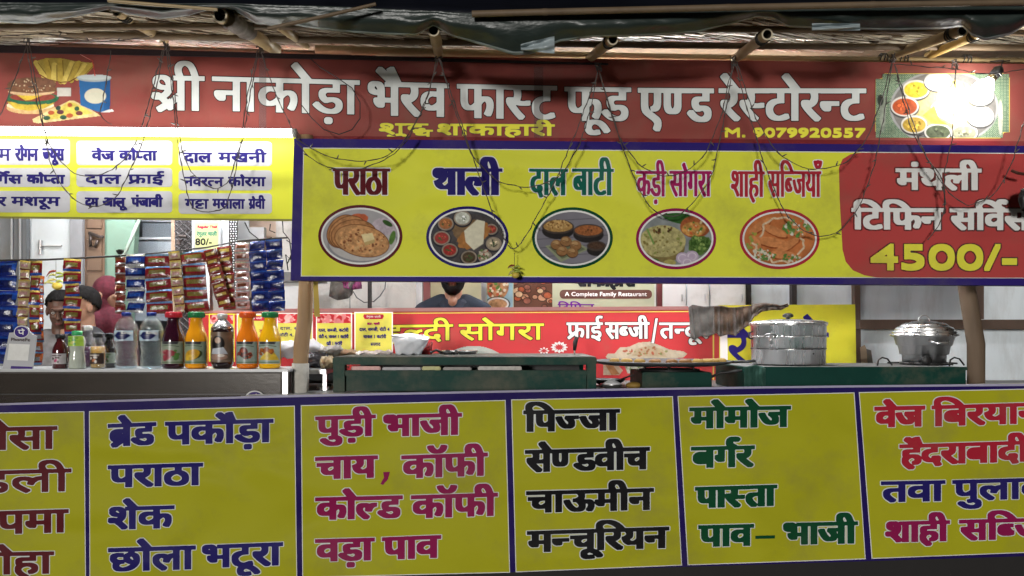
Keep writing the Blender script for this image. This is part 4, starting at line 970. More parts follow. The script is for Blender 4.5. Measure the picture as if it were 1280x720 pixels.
p = Pic(540, 428, 648, 490, 1.3, (.5, .05, .05)); p.ell(592, 482, 56, 50, (.50, .54, .50), tex=.08); p.ell(592, 484, 52, 46, (.40, .45, .42), tex=.1); p.ell(592, 490, 36, 38, (.48, .24, .06), tex=.5)
p.crop(((p.X-592)/56)**2 + ((p.Y-482)/50)**2 < 1); p.build('plate_print', IB, ib, .0016)
p = Pic(754, 426, 864, 482, 1.4, (.5, .05, .05)); S = lambda L: [(740 + a*210/1280, 420 + b*80/488) for a, b in L]
p.A[:] = 0
p.poly(S([(100, 160), (120, 130), (170, 130), (210, 85), (280, 80), (350, 48), (440, 40), (520, 70), (590, 100), (700, 115), (730, 135), (700, 165), (560, 180), (130, 190)]), (.62, .55, .43), .15)
p.poly(S([(300, 150), (330, 100), (430, 75), (540, 100), (570, 160)]), (.55, .46, .32), .25); p.specks(30, 740+400*.164, 420+120*.164, 30, 6, [(.42, .22, .12), (.30, .33, .15), (.5, .16, .1)], .6, 1.5)
p.poly(S([(40, 210), (180, 200), (240, 260), (210, 300), (70, 300)]), (.60, .48, .36), .25); p.poly(S([(100, 220), (150, 210), (210, 290), (150, 300)]), (.52, .28, .14), .3)
p.poly(S([(240, 215), (400, 210), (390, 260), (270, 290)]), (.45, .47, .38), .6); p.specks(24, 792, 461, 12, 5, [(.2, .3, .12), (.6, .6, .55)], .6, 1.6)
p.C *= .8; p.build('flatbread_print', IB, ib, .0014)
def flower(cx, cy, r, n):
    for k in range(n):
        a = 2*PI*k/n; u = (math.cos(a), math.sin(a)*.68); w_ = (-math.sin(a), math.cos(a)*.68)
        quad('flower_petal', IB, [(cx+u[0]*r*.35, cy+u[1]*r*.35), (cx+u[0]*r*.7+w_[0]*r*.2, cy+u[1]*r*.7+w_[1]*r*.2), (cx+u[0]*r, cy+u[1]*r), (cx+u[0]*r*.7-w_[0]*r*.2, cy+u[1]*r*.7-w_[1]*r*.2)], INK['white'], ib, .0016)
flower(699, 434, 11, 12); flower(680, 438.5, 7, 8)

YB = Plane((905, 382, 4.55), (1070, 381, 4.55), (905, 460, 4.55))
ys = thing('yellow_sign', 'yellow sign with navy restaurant lettering behind the steamer pot', 'sign', W(990, 470, 4.55))
quad('sign_sheet', YB, [(899, 381.5), (1069, 380.5), (1071, 500), (899, 500)], flex('lemon', (.56, .54, .04), dirt=.5), ys, 0, .02)
flag(.30, .33); word(YB, ys, "रेस्टो", 907, 1036, 416.3, 415.6, 42, 7, 6.2, 'indigo', off=.0012)
quad('white_strip', YB, [(900, 392), (908.5, 392), (910.5, 500), (900, 500)], INK['white'], ys, .0022)
o = MB(); pts = [(914, 492), (918, 484), (926, 480), (936, 481), (943, 488)]; 
P1 = YB.at([(x, y) for x, y in pts], .0016); P2_ = YB.at([(x, y+4) for x, y in pts], .0016)
raw('magenta_arc', np.vstack([P1, P2_]), [(i, i+1, i+6, i+5) for i in range(4)], INK['rose'], ys)

# ---------------------------------------------------------------- table and stoves
STEEL = mat('worn_steel', (.50, .50, .50), rough=.32, metal=.9, vary=.2, scale=12, bump=.0008, bscale=60)
tb = thing('work_table', 'grey metal work table hidden behind the front banner', 'table', (.55, 3.7, .1))
q = MB(); q.box(W(362, 0, 3.14)[0]*1.2, 2.9, 3.14, 4.21, 1.07, 1.10, bev=.004); q.build('tabletop', mat('table_grey', (.20, .20, .20), rough=.5, vary=.3, dirt=.6), tb)
for x in (-.95, 2.8):
    for y in (3.2, 4.15): q = MB(); q.box(x-.02, x+.02, y-.02, y+.02, .1, 1.07); q.build('leg', mat('table_leg', (.08, .08, .08), rough=.5), tb)
GRN = mat('green_enamel', (.004, .040, .030), rough=.5, spec=.15, vary=.35, scale=7, bump=.001, bscale=30, dirt=.6)
BLK = mat('black_iron', (.014, .014, .014), rough=.45, vary=.4, bump=.0012)
def wx(px, Y): return (px-640)/F*Y
def wz(py, Y): return CZ - (py-HY)/F*Y
# stove 1, long green counter with open slot
Y0, Y1 = 3.30, 3.95; x0, x1 = wx(415.5, Y0), wx(746, Y0)
st = thing('stove_counter', 'long dark green metal stove counter with flat top in the middle', 'stove', ((x0+x1)/2, 3.6, 1.10))
q = MB(); q.box(x0, x1, Y0, Y1, wz(456, Y0), wz(447, Y0), bev=.003); q.build('top_slab', GRN, st)
q = MB(); q.box(x0+.004, x1-.004, Y0+.01, Y1-.01, wz(447, Y0)+.0005, wz(447, Y0)+.004); q.build('steel_lining', mat('greasy_steel', (.05, .055, .05), rough=.6, metal=.3, vary=.5, dirt=.7), st)
for a, b in ((x0, x0+.055), (x1-.045, x1)):
    for c_, d_ in ((Y0+.004, Y0+.05), (Y1-.05, Y1-.004)): q = MB(); q.box(a+.002, b-.002, c_, d_, 1.102, wz(456, Y0)); q.build('leg', GRN, st)
q = MB(); q.box(x0+.055, x1-.045, Y0+.022, Y0+.03, 1.104, wz(463, Y0)); q.build('front_panel', GRN, st)
q = MB(); q.box(x0+.05, x1-.04, Y0+.010, Y0+.024, wz(470, Y0), wz(463.5, Y0), bev=.002); q.build('panel_lip', GRN, st)
q = MB(); q.box(x0+.052, x1-.046, Y0+.35, Y0+.36, 1.104, wz(456, Y0)); q.build('inner_shelf', BLK, st)
for k, (a, b, c_) in enumerate(((441, 478, (.55, .25, .22)), (480, 528, (.30, .28, .30)), (529, 552, (.42, .40, .12)), (555, 590, (.22, .20, .18)), (598, 652, (.45, .42, .38)))):
    q = MB(); q.box(wx(a, 3.42), wx(b, 3.42), 3.37, 3.46, wz(463, 3.4), wz(457.6 + k % 2, 3.4), bev=.004)
    single('packet', ('red and white packet in the slot of the long stove', 'grey packet in the slot of the long stove', 'small yellow packet in the slot of the long stove', 'brown packet in the slot of the long stove', 'cream packet in the slot at the right of the long stove')[k], 'packet', q.build('packet', mat('packet_%d' % k, c_, rough=.4, vary=.6, scale=40)))
# stove 2 (under the griddle)
Y0 = 3.42; x0, x1 = wx(803, Y0), wx(890, Y0)
s2 = thing('burner_box', 'small dark green burner box under the wide griddle', 'stove', ((x0+x1)/2, 3.6, 1.10))
q = MB(); q.box(x0, x1, Y0, Y0+.36, 1.1005, wz(465.5, Y0), bev=.004); q.build('body', GRN, s2)
q = MB(); zt = wz(465.5, Y0); cx = (x0+x1)/2
for a in range(6):
    t = a*PI/3 + .3; q.tube([(cx+.14*math.cos(t), Y0+.18+.14*math.sin(t), zt), (cx+.13*math.cos(t), Y0+.18+.13*math.sin(t), zt+.022), (cx+.07*math.cos(t), Y0+.18+.07*math.sin(t), zt+.026)], .0065, 6)
q.tube([(cx+.14*math.cos(t), Y0+.18+.14*math.sin(t), zt+.004) for t in np.linspace(0, 2*PI, 25)], .006, 6)
q.build('pan_support', BLK, s2, True)
# griddle with patties
Yg = 3.60; cxg = wx(826, Yg); zg = zt+.040; R = .335
gd = thing('griddle', 'wide round black griddle pan on the small burner', 'griddle', (cxg, Yg, zt+.026))
q = MB(); q.lathe((cxg, Yg, zg), [(.02, -.012), (R*.8, -.012), (R*.97, -.002), (R, .006), (R*.985, .010), (R*.93, .002), (R*.5, -.004), (.01, -.004)], 48); q.build('pan', mat('griddle_iron', (.05, .05, .052), rough=.45, metal=.3, vary=.3), gd, True)
q = MB(); q.tube([(cxg+R*.98, Yg-.05, zg+.004), (cxg+R+.07, Yg-.06, zg+.006), (wx(943, 3.55), 3.53, zg+.010)], .007, 8); q.build('handle', BLK, gd, True)
q = MB(); q.tube([(cxg-R*.99, Yg-.02, zg+.004), (cxg-R-.035, Yg-.03, zg+.008), (cxg-R-.03, Yg+.03, zg+.008), (cxg-R*.99, Yg+.05, zg+.004)], .006, 8); q.build('handle', BLK, gd, True)
TIK = mat('fried_patty', (.26, .13, .03), rough=.55, vary=.5, scale=22, bump=.004, bscale=50, col2=(.20, .08, .02)); TIK2 = mat('raw_patty', (.36, .22, .05), rough=.6, vary=.3, scale=25, bump=.003, bscale=50)
q2 = random.Random(8)
for k, px in enumerate((772, 785, 800, 818, 838, 855, 872, 885, 897, 908)):
    rr = .022 + q2.uniform(0, .007); xx = wx(px, 3.34) ; dx = xx-cxg; yy = Yg - math.sqrt(max(.001, (R*.90)**2 - dx*dx)) + .012 if abs(dx) < R*.9 else Yg-.03
    q = MB(); q.lathe((xx, yy, zg+.001), [(rr*.7, 0), (rr*1.02, .006), (rr, .016), (rr*.7, .023), (.002, .024)], 16)
    for i, v_ in enumerate(q.v): q.v[i] = (v_[0]+q2.uniform(-.002, .002), v_[1]+q2.uniform(-.002, .002), v_[2]+q2.uniform(-.001, .001))
    single('potato_patty', ('leftmost pale potato patty on the griddle', 'second potato patty from the left on the griddle', 'third potato patty from the left on the griddle', 'fourth potato patty from the left on the griddle', 'fifth potato patty from the left, browned, on the griddle', 'sixth potato patty from the left on the griddle', 'seventh potato patty from the left on the griddle', 'third potato patty from the right on the griddle', 'second potato patty from the right on the griddle', 'rightmost potato patty by the griddle handle')[k], 'patty', q.build('potato_patty', TIK if k in (4, 5, 3) else TIK2, None, True), 'potato patties frying along the griddle edge')
# stove 3
Y0, Y1 = 3.35, 3.85; x0, x1 = wx(932, Y0), wx(1208, Y0)
s3 = thing('stove_counter', 'long dark green stove box on the right under the two steaming pots', 'stove', ((x0+x1)/2, 3.6, 1.10)); zs = wz(459.5, Y0)
q = MB(); q.box(x0, x1, Y0, Y1, 1.1005, zs, bev=.005); q.build('body', GRN, s3)
q = MB(); q.box(x0-.004, x1+.004, Y0-.004, Y0+.010, zs-.012, zs+.003, bev=.002); q.build('front_lip', GRN, s3); q = MB(); q.box(x0+.02, x1-.02, Y0+.02, Y1-.02, zs+.0005, zs+.003); q.build('reflect_tray', mat('grey_tray', (.15, .15, .148), rough=.7, vary=.5), s3)  # plate added so the pots reflect grey instead of the green top
for px in (1015, 1106, 1196):
    c = np.array([wx(px, 3.5), 3.5, zs]); q = MB(); q.tube([c + (-.035, 0, 0), c + (-.03, 0, .03), c + (-.012, 0, .041), c + (.012, 0, .035), c + (.035, .0, .005)], .004, 6); q.build('pan_support', GRN if px == 1015 else BLK, s3, True)
for px in (985, 1155):
    c = np.array([wx(px, 3.6), 3.6, zs]); q = MB(); q.tube([c + (.10*math.cos(t), .10*math.sin(t), .010) for t in np.linspace(0, 2*PI, 25)], .008, 6)
    for a in range(5): t = a*2*PI/5; q.tube([c + (.05*math.cos(t), .05*math.sin(t), .014), c + (.16*math.cos(t), .16*math.sin(t), .010)], .005, 6)
    q.build('burner_ring', BLK, s3, True)
def cloth(name, lab, top, bot, Y, m, n=50, rows=18, amp=.012, seed=0, cat='cloth', fr=(23, 11, 5.3), bulge=0):
    r = np.random.RandomState(seed); ph = r.rand(6)*6; v = []; f = []
    for j in range(rows+1):
        t = j/rows
        for i in range(n+1):
            u = i/n; a = np.array([np.interp(u, np.linspace(0, 1, len(top)), [p[k] for p in top]) for k in (0, 1)]); b = np.array([np.interp(u, np.linspace(0, 1, len(bot)), [p[k] for p in bot]) for k in (0, 1)])
            p_ = a + (b-a)*t; fold = sum(math.sin(u*w + ph[k] + t*(k-1)*1.5)*h for k, (w, h) in enumerate(zip(fr, (.5, .35, .2))))
            v.append(W(p_[0], p_[1], Y - bulge*math.sin(PI*t) + amp*fold*(.5 + t) + amp*.6*math.sin(t*9 + ph[4] + u*5)))
    for j in range(rows):
        for i in range(n): a = j*(n+1)+i; f.append((a, a+1, a+n+2, a+n+1))
    o = raw(name, v, f, m, None, True); md = o.modifiers.new('thickness', 'SOLIDIFY'); md.thickness = .004
    return single(name, lab, cat, o)
cloth('green_cloth', 'dark green rag hanging over the left corner of the right stove', [(930, 459), (945, 456), (957, 460)], [(930, 488), (944, 489), (957, 485)], 3.33, mat('green_rag', (.012, .055, .04), rough=.8, vary=.4, bump=.004), 24, 12, .008, 4)
q = MB(); q.tube([W(883, 474, 3.45), W(900, 466, 3.44), W(915, 464.5, 3.42), W(931, 463, 3.40)], .006, 8); single('gas_hose', 'black gas hose between the small burner and the right stove', 'hose', q.build('gas_hose', BLK, None, True))
# stir stick / knife handle standing on the long stove
t = thing('spatula', 'black-handled spatula standing upright on the long stove', 'spatula', W(718, 441, 3.7)); q = MB(); q.tube([W(718, 438, 3.7), W(719, 428, 3.7), W(721, 421, 3.7)], [.008, .012, .010], 10); q.build('handle', BLK, t, True); q = MB(); q.tube([W(718.3, 443, 3.7), W(718, 437, 3.7)], .004, 8); q.build('blade', STEEL, t, True)

# pots
ALU = mat('brushed_aluminium', (.86, .86, .87), rough=.27, metal=1, vary=.16, scale=40, bump=.00035, bscale=26, stretch=(1, 1, .05)); ALUD = mat('dull_aluminium', (.76, .76, .77), rough=.30, metal=1, vary=.2, scale=40, bump=.00035, bscale=26, stretch=(1, 1, .05))
c = (wx(985, 3.6), 3.6, zs+.008); R = .172
sp = thing('steamer_pot', 'wide three-tier aluminium steamer pot with flat lid', 'pot', c); H = .20
def tier(z0, z1, r, nm='tier'):
    q = MB(); q.lathe((c[0], c[1], c[2]), [(r*.97, z0), (r, z0+.004), (r, z1-.006), (r*1.025, z1-.004), (r*1.025, z1), (r*.99, z1)], 56); return q.build(nm, ALU, sp, True)
tier(0, .074, R*.985); tier(.0745, .133, R); tier(.1335, .188, R*1.005)
q = MB()
for z_ in (.0742, .1332): q.tube([(c[0]+R*1.012*math.cos(t), c[1]+R*1.012*math.sin(t), c[2]+z_) for t in np.linspace(0, 2*PI, 57)], .0022, 5)
q.build('seam_rings', mat('seam_black', (.02, .02, .02), rough=.6), sp, True)
q = MB(); q.lathe(c, [(R*1.04, .189), (R*1.05, .193), (R*1.04, .199), (R*.9, .207), (R*.4, .214), (.004, .216)], 56); q.build('lid', ALU, sp, True)
q = MB(); q.lathe((c[0], c[1], c[2]+.214), [(.008, 0), (.010, .008), (.024, .012), (.026, .022), (.014, .030), (.002, .031)], 20); q.build('lid_knob', BLK, sp, True)
q = MB(); a = np.array([wx(963, 3.43), 3.435, c[2]+.118])
q.tube([a + (-.028, 0, .012), a + (-.02, -.016, .024), a + (0, -.02, .026), a + (.02, -.014, .022), a + (.024, 0, .008)], .0045, 8); q.tube([a + (0, -.008, .02), a + (0, -.012, -.006), a + (.002, -.004, -.016)], .009, 8); q.build('latch', STEEL, sp, True)
q = MB(); a = np.array([wx(1013, 3.45), 3.452, c[2]+.052]); q.ball(a, .022, 14, sc=(1, .6, .9)); q.build('front_knob', BLK, sp, True)
q = MB(); q.tube([(c[0]-R*1.0, 3.6, c[2]+.155), (c[0]-R-.022, 3.59, c[2]+.15), (c[0]-R-.02, 3.59, c[2]+.125), (c[0]-R*1.0, 3.6, c[2]+.12)], .004, 6); q.build('side_handle', BLK, sp, True)

c = (wx(1155, 3.6), 3.6, zs+.006); dp_ = thing('domed_pot', 'aluminium pot with ribbed domed lid and loop handle on the right stove', 'pot', c)
q = MB(); q.lathe(c, [(.088, 0), (.094, .002), (.096, .045), (.100, .047), (.106, .049), (.113, .088), (.117, .090), (.121, .092), (.131, .130), (.140, .134), (.138, .138)], 48); q.build('body', ALUD, dp_, True)
q = MB(); q.lathe(c, [(.142, .134), (.148, .137), (.149, .143), (.142, .147), (.136, .147), (.140, .152), (.139, .158), (.132, .161), (.127, .161), (.130, .166), (.122, .176), (.113, .181), (.104, .181), (.106, .185), (.095, .194), (.078, .200), (.070, .199), (.055, .206), (.02, .211), (.002, .212)], 48); q.build('lid', ALU, dp_, True)
q = MB(); q.tube([(c[0]+.028*math.cos(t), c[1], c[2]+.208+.028*math.sin(t)) for t in np.linspace(0, PI, 11)], .0028, 6); q.build('lid_handle', STEEL, dp_, True)
for s in (-1,):
    q = MB(); a = np.array([c[0], c[1]-.130, c[2]+.108]); q.tube([a + (-.045, .006, .006), a + (-.03, -.016, -.004), a + (0, -.022, -.006), a + (.03, -.016, -.004), a + (.045, .006, .006)], .0055, 8); q.build('side_handle', ALU, dp_, True)
q = MB(); q.ball((c[0]-.045, c[1]-.10, c[2]+.022), .026, 12, sc=(1.1, .6, .9)); q.build('burner_knob', BLK, dp_, True)
# pan, foil parcel, salt bowl, dough
t = thing('frying_pan', 'shallow dark steel pan lying on the long stove', 'pan', W(572, 444, 3.8)); q = MB(); q.lathe((wx(572, 3.8), 3.8, wz(444.5, 3.8)), [(.05, 0), (.085, .004), (.105, .022), (.108, .026), (.102, .024), (.08, .008), (.002, .005)], 32); q.build('pan', ALUD, t, True)
q = MB(); q.tube([W(552, 440, 3.7), W(545, 437.5, 3.66), W(538, 441, 3.64)], .006, 8); q.build('handle', BLK, t, True)
q = MB(); q.ball((wx(560, 3.68), 3.68, wz(441, 3.68)), .018, 12, sc=(1.3, 1, .8)); q.ball((wx(570, 3.68), 3.7, wz(441, 3.68)), .014, 12); single('oil_can', 'small dark oil pot beside the shallow pan', 'pot', q.build('oil_can', BLK, None, True))
def bag(name, lab, outline_top, outline_bot, Y, depth, m, cat, seed=0, n=28, rows=14, crease=.006):
    """a soft closed bag: an oval cross-section that follows the outline"""
    r = np.random.RandomState(seed); v = []; f = []; ph = r.rand(6)*6
    for j in range(rows+1):
        t = j/rows; xl = np.interp(t, np.linspace(0, 1, len(outline_top)), [p[0] for p in outline_top]); yl = np.interp(t, np.linspace(0, 1, len(outline_top)), [p[1] for p in outline_top])
        xr = np.interp(t, np.linspace(0, 1, len(outline_bot)), [p[0] for p in outline_bot]); yr = np.interp(t, np.linspace(0, 1, len(outline_bot)), [p[1] for p in outline_bot])
        A = np.array(W(xl, yl, Y)); B_2 = np.array(W(xr, yr, Y)); c_ = (A+B_2)/2; h = (B_2-A)/2; dd = depth*(.35+.65*math.sin(PI*min(1, max(0, t*.8+.15))))
        for i in range(n):
            a = 2*PI*i/n; k_ = 1 + crease*8*(math.sin(a*5+ph[0]+t*4)*.5+math.sin(a*9+ph[1]-t*7)*.3) 
            v.append(tuple(c_ + h*math.cos(a)*(1 if abs(math.cos(a)) > .95 else k_) + np.array([0, dd*math.sin(a)*k_, crease*math.sin(a*7+t*12+ph[2])])))
    for j in range(rows):
        for i in range(n): f.append((j*n+i, j*n+(i+1) % n, (j+1)*n+(i+1) % n, (j+1)*n+i))
    f.append(tuple(range(n))[::-1]); f.append(tuple(rows*n+i for i in range(n)))
    return single(name, lab, cat, raw(name, v, f, m, None, True))
PL = mat('white_plastic', (.62, .64, .68), rough=.32, vary=.15, scale=30, bump=.003, bscale=40)
bag('foil_parcel', 'white plastic-wrapped parcel with silver foil top on the long stove', [(492, 419), (490, 424), (493, 431), (495, 443)], [(530, 419), (537, 423), (532, 432), (526, 443)], 3.62, .05, PL, 'parcel', 2)
q = MB(); v = []; q.hexa([W(488, 419, 3.58), W(512, 416, 3.58), W(537, 421, 3.58), W(534, 425, 3.58)][0:4], [W(490, 421, 3.68), W(512, 418, 3.68), W(536, 423, 3.68), W(533, 427, 3.68)])
single('foil_sheet', 'crinkled silver foil folded over the white parcel', 'foil', q.build('foil_sheet', mat('crinkled_foil', (.6, .6, .62), rough=.3, metal=.9, bump=.006, bscale=50)))
bag('red_pouch', 'dark red pouch behind the white parcel', [(521, 433), (524, 443)], [(541, 428), (540, 443)], 3.72, .03, mat('red_pouch', (.28, .02, .02), rough=.5), 'pouch', 6)
t = thing('salt_bowl', 'steel bowl heaped with white powder beside the small burner', 'bowl', W(766, 482, 3.5)); q = MB(); q.lathe((wx(765, 3.5), 3.5, 1.101), [(.03, 0), (.036, .004), (.052, .018), (.056, .024), (.053, .024), (.002, .018)], 26, squash=1.0); q.build('bowl', STEEL, t, True)
q = MB(); q.lathe((wx(765, 3.5), 3.5, 1.120), [(.052, 0), (.036, .012), (.018, .022), (.002, .027)], 20); q.build('powder', mat('white_powder', (.75, .75, .77), rough=.95, bump=.004, bscale=90), t, True)
q = MB(); q.ball((wx(792, 3.5), 3.5, 1.118), .034, 16, sc=(1.1, 1, .5)); single('dough_ball', 'pale dough ball beside the bowl of powder', 'dough', q.build('dough_ball', TIK2, None, True))
t = thing('ladle_pan', 'dark frying ladle lying behind the bowl of powder', 'ladle', W(762, 474, 3.75)); q = MB(); q.lathe((wx(760, 3.75), 3.75, 1.103), [(.04, 0), (.075, .016), (.088, .030), (.084, .030), (.05, .008), (.002, .004)], 26); q.build('bowl', BLK, t, True); q = MB(); q.tube([(wx(774, 3.7), 3.70, 1.130), (wx(797, 3.6), 3.66, 1.165)], .005, 6); q.build('handle', BLK, t, True)
# towels on the rail, cloths on the wall
GR = mat('grey_towel', (.085, .08, .072), rough=.95, vary=.55, scale=30, bump=.005, bscale=60, sheen=.3); BR = mat('brown_towel', (.055, .032, .017), rough=.95, vary=.75, scale=26, bump=.006, bscale=45, sheen=.3)
cloth('grey_towel', 'grey towel hanging over the right end of the red counter banner', [(861, 384), (866, 381), (880, 383), (899, 382)], [(863, 421), (868, 425), (875, 420), (884, 421), (897, 416)], 4.14, GR, 50, 26, .012, 2, 'towel')
cloth('brown_towel', 'brown towel bunched right of the grey towel with its end on the yellow sign', [(893, 383), (902, 382), (911, 384), (920, 384), (929, 383), (938, 382), (947, 380), (956, 379), (966, 380), (975, 382), (985, 380)], [(892, 414), (900, 421), (910, 418), (919, 420), (927, 412), (936, 407), (943, 396), (952, 389), (964, 387), (976, 387), (986, 382)], 4.12, BR, 100, 26, .022, 3, 'towel', (58, 31, 13))
cloth('hanging_bag', 'grey-brown cloth bag hanging on the stained wall', [(414, 345), (430, 345), (444, 345)], [(411, 370), (422, 375), (436, 373), (440, 368)], 5.0, GR, 24, 14, .02, 5, 'bag', (13, 7, 4), .04)
cloth('purple_cloth', 'purple patterned cloth hanging over the grey bag', [(426, 345), (452, 345)], [(430, 360), (440, 362), (452, 361)], 4.95, mat('purple_cloth', (.16, .03, .10), rough=.8, vary=.6, scale=60), 24, 12, .015, 6)
q = MB(); q.tube([W(x, y, 5.3) for x, y in ((439, 350), (440, 362), (446, 372), (455, 378), (467, 377), (475, 370), (481, 361), (483, 345))], .004, 6); q.tube([W(437.5, 366, 5.3), W(437.5, 386, 5.3)], .003, 5); single('wall_cable', 'grey cable looping on the stained wall', 'cable', q.build('wall_cable', mat('grey_cable', (.08, .08, .085), rough=.5), None, True))
# printed menu sheets standing on the counter
def little_sign(lab, x0, y0, x1, y1, Y, lines, top, base=flex('sheet_yellow', (.62, .58, .10), rough=.3), lean=.06, border='white'):
    t = thing('menu_card', lab, 'menu card', W((x0+x1)/2, y1, Y)); pl = Plane((x0, y0, Y+lean), (x1, y0, Y+lean), (x0, y1, Y))
    quad('card', pl, [(x0, y0), (x1, y0), (x1, y1), (x0, y1)], INK[border], t, 0, .004); quad('card_print', pl, [(x0+1.3, y0+1.3), (x1-1.3, y0+1.3), (x1-1.3, y1-1.3), (x0+1.3, y1-1.3)], base, t, .0008)
    if top == 'ribbon':
        cx = (x0+x1)/2; quad('ribbon', pl, [(cx-12, y0+3), (cx+12, y0+3), (cx+13, y0+5.5), (cx+11, y0+9), (cx-11, y0+9), (cx-13, y0+5.5)], INK['crimson'], t, .0014); word(pl, t, "रेगुलर थाली", cx-9, cx+9, y0+5, y0+5, 2.4, .5, .4, 'white', off=.002, k=8)
    else:
        p = Pic(x0+1.4, y0+1.4, x1-1.4, y0+13, 1.6, (.55, .06, .08)); p.specks(60, (x0+x1)/2, y0+8, (x1-x0)/2, 5, [(.62, .25, .25), (.7, .45, .42), (.45, .04, .05)], 1.5, 4); p.build('flower_print', pl, t, .0013)
    for tx_, a, b, y, h, ink in lines: word(pl, t, tx_, x0+a, x0+b, y0+y, y0+y, h, .9, .7, ink, off=.0022, k=8)
    return t
flag(.15, .18)
little_sign('yellow menu card with red ribbon heading, rightmost of the cards', 443, 390, 491, 440, 3.9, (("80/- थाली", 16, 32, 13.5, 2.6, 'rose'), ("दाल, सब्जी, रोटी 4", 6, 44, 20, 4, 'indigo'), ("चावल 1 कटोरी", 11, 40, 29, 4, 'indigo'), ("सलाद", 20, 33, 38.5, 4, 'indigo')), 'ribbon')
little_sign('yellow menu card with pink flower heading, left of the ribbon card', 395, 391, 440, 441, 3.92, (("दाल, सब्जी, कटोरी", 3, 41, 20, 3.8, 'indigo'), ("रोटी 4, चावल 1 कटोरी", 3, 41, 28, 3.8, 'indigo'), ("दही 1 कटोरी", 13, 33, 36.5, 3.8, 'indigo')), 'flower')
little_sign('yellow menu card partly behind the tan support post', 346, 391, 391, 441, 3.94, (("दाल, सब्जी", 4, 40, 18, 3.6, 'indigo'), ("रोटी 4, चावल", 4, 38, 26, 3.6, 'indigo')), 'flower')
little_sign('orange-framed menu card behind the dark cola bottle', 261, 392, 293, 452, 3.94, (("सब्जी 60", 5, 27, 40, 4, 'rose'),), 'flower', border='yellow')
little_sign('yellow menu card behind the orange juice bottles', 296, 392, 342, 452, 3.96, (("पराठा, दही", 5, 40, 20, 4, 'crimson'), ("चावल 1 कटोरी", 5, 40, 30, 4, 'rose')), 'ribbon', border='white')
q = MB(); q.box(wx(346, 3.95), wx(424, 3.95), 3.93, 4.1, 1.1005, wz(459, 3.95), bev=.006); single('dark_crate', 'dark crate standing in the shade under the side shelf', 'crate', q.build('dark_crate', mat('crate_dark', (.03, .03, .028), rough=.7, vary=.5)))
# bags and clutter between the post and the long stove
q = MB(); q.box(wx(345, 3.5), wx(414, 3.5), 3.40, 3.9, wz(462, 3.4)-.02, wz(462, 3.4), bev=.003); 
t = thing('side_shelf', 'grey steel shelf between the tan post and the long stove', 'shelf', (wx(380, 3.6), 3.6, 1.10)); q.build('shelf_board', STEEL, t)
for x in (348, 411): q = MB(); q.box(wx(x, 3.5)-.008, wx(x, 3.5)+.008, 3.42, 3.44, 1.1005, wz(462, 3.4)-.02); q.build('leg', STEEL, t)
bag('carrier_bag', 'white carrier bag heaped behind the tan post', [(350, 428), (348, 436), (352, 447)], [(392, 424), (405, 434), (404, 448)], 3.75, .07, PL, 'plastic bag', 3)
bag('carrier_bag', 'black and white striped bag right of the tan post', [(402, 434), (398, 439), (401, 446)], [(425, 431), (429, 437), (426, 444)], 3.70, .05, mat('striped_plastic', (.03, .03, .035), rough=.3, col2=(.5, .47, .42), scale=16, bump=.003), 'plastic bag', 4)
bag('carrier_bag', 'black plastic bag lying on the grey steel shelf', [(378, 441), (374, 450), (378, 461)], [(408, 442), (414, 450), (412, 461)], 3.62, .06, mat('black_bag', (.02, .02, .024), rough=.25, vary=.6, bump=.004, bscale=40), 'plastic bag', 7)
bag('bread_packet', 'tan bread packet beside the black bag', [(402, 447), (400, 453), (402, 461)], [(414, 445), (420, 452), (415, 461)], 3.52, .04, mat('tan_packet', (.36, .27, .15), rough=.4, vary=.6, scale=40), 'packet', 8)
bag('bread_packet', 'brown packet lying before the menu cards', [(416, 438), (412, 442), (414, 446)], [(440, 437), (450, 441), (448, 446)], 3.72, .04, mat('brown_packet', (.30, .20, .12), rough=.4, vary=.6, scale=40), 'packet', 9)
bag('bread_packet', 'clear wrapped packet at the foot of the ribbon card', [(450, 439), (444, 442), (446, 446)], [(488, 438), (492, 442), (490, 446)], 3.70, .04, mat('clear_packet', (.42, .36, .34), rough=.3, vary=.5, scale=40), 'packet', 10)
t = thing('gas_valve', 'dark metal gas valve with knobs under the grey shelf', 'valve', W(407, 490, 3.5)); q = MB(); q.tube([W(396, 488, 3.5), W(416, 486, 3.5)], .012, 8); q.tube([W(401, 482, 3.5), W(401, 490, 3.5)], .018, 8); q.tube([W(411, 480, 3.5), W(411, 490, 3.5)], .014, 8); q.build('valve_body', ALUD, t, True)
q = MB(); q.tube([W(403, 481.5, 3.48), W(414, 481.5, 3.48)], .007, 8); q.build('knob', BLK, t, True)
# ---------------------------------------------------------------- left end: display counter, what hangs and stands there
Yc = 3.20; zt = wz(461.5, Yc); xl, xr = wx(-160, Yc), wx(361, Yc)
dc = thing('display_counter', 'dark glass-fronted display counter with a white top on the left', 'display counter', ((xl+xr)/2, Yc+.2, .1))
q = MB(); q.box(xl, xr, Yc, Yc+.30, zt-.012, zt, bev=.003); q.build('counter_top', mat('white_laminate', (.50, .51, .52), rough=.3, vary=.1, dirt=.2), dc)
q = MB(); q.box(xl+.01, xr-.035, Yc+.02, Yc+.29, .12, zt-.0125); q.build('cabinet', mat('dark_cabinet', (.05, .042, .035), rough=.45, vary=.8, scale=4, stretch=(1, 1, 3), spec=.25), dc)
q = MB(); q.box(xl+.01, xr-.04, Yc+.012, Yc+.018, .2, zt-.02); q.build('front_glass', clear('smoked_glass', (.80, .77, .74), .15, .012, .4, .0002), dc)
for x in (xr-.03, xl+.02): q = MB(); q.box(x, x+.022, Yc+.008, Yc+.03, .1, zt-.0125); q.build('frame_leg', STEEL, dc)
q = MB(); q.box(xl+.02, xr-.035, Yc+.006, Yc+.012, zt-.11, zt-.1065); q.build('front_line', mat('dark_trim', (.02, .02, .02), rough=.4), dc)
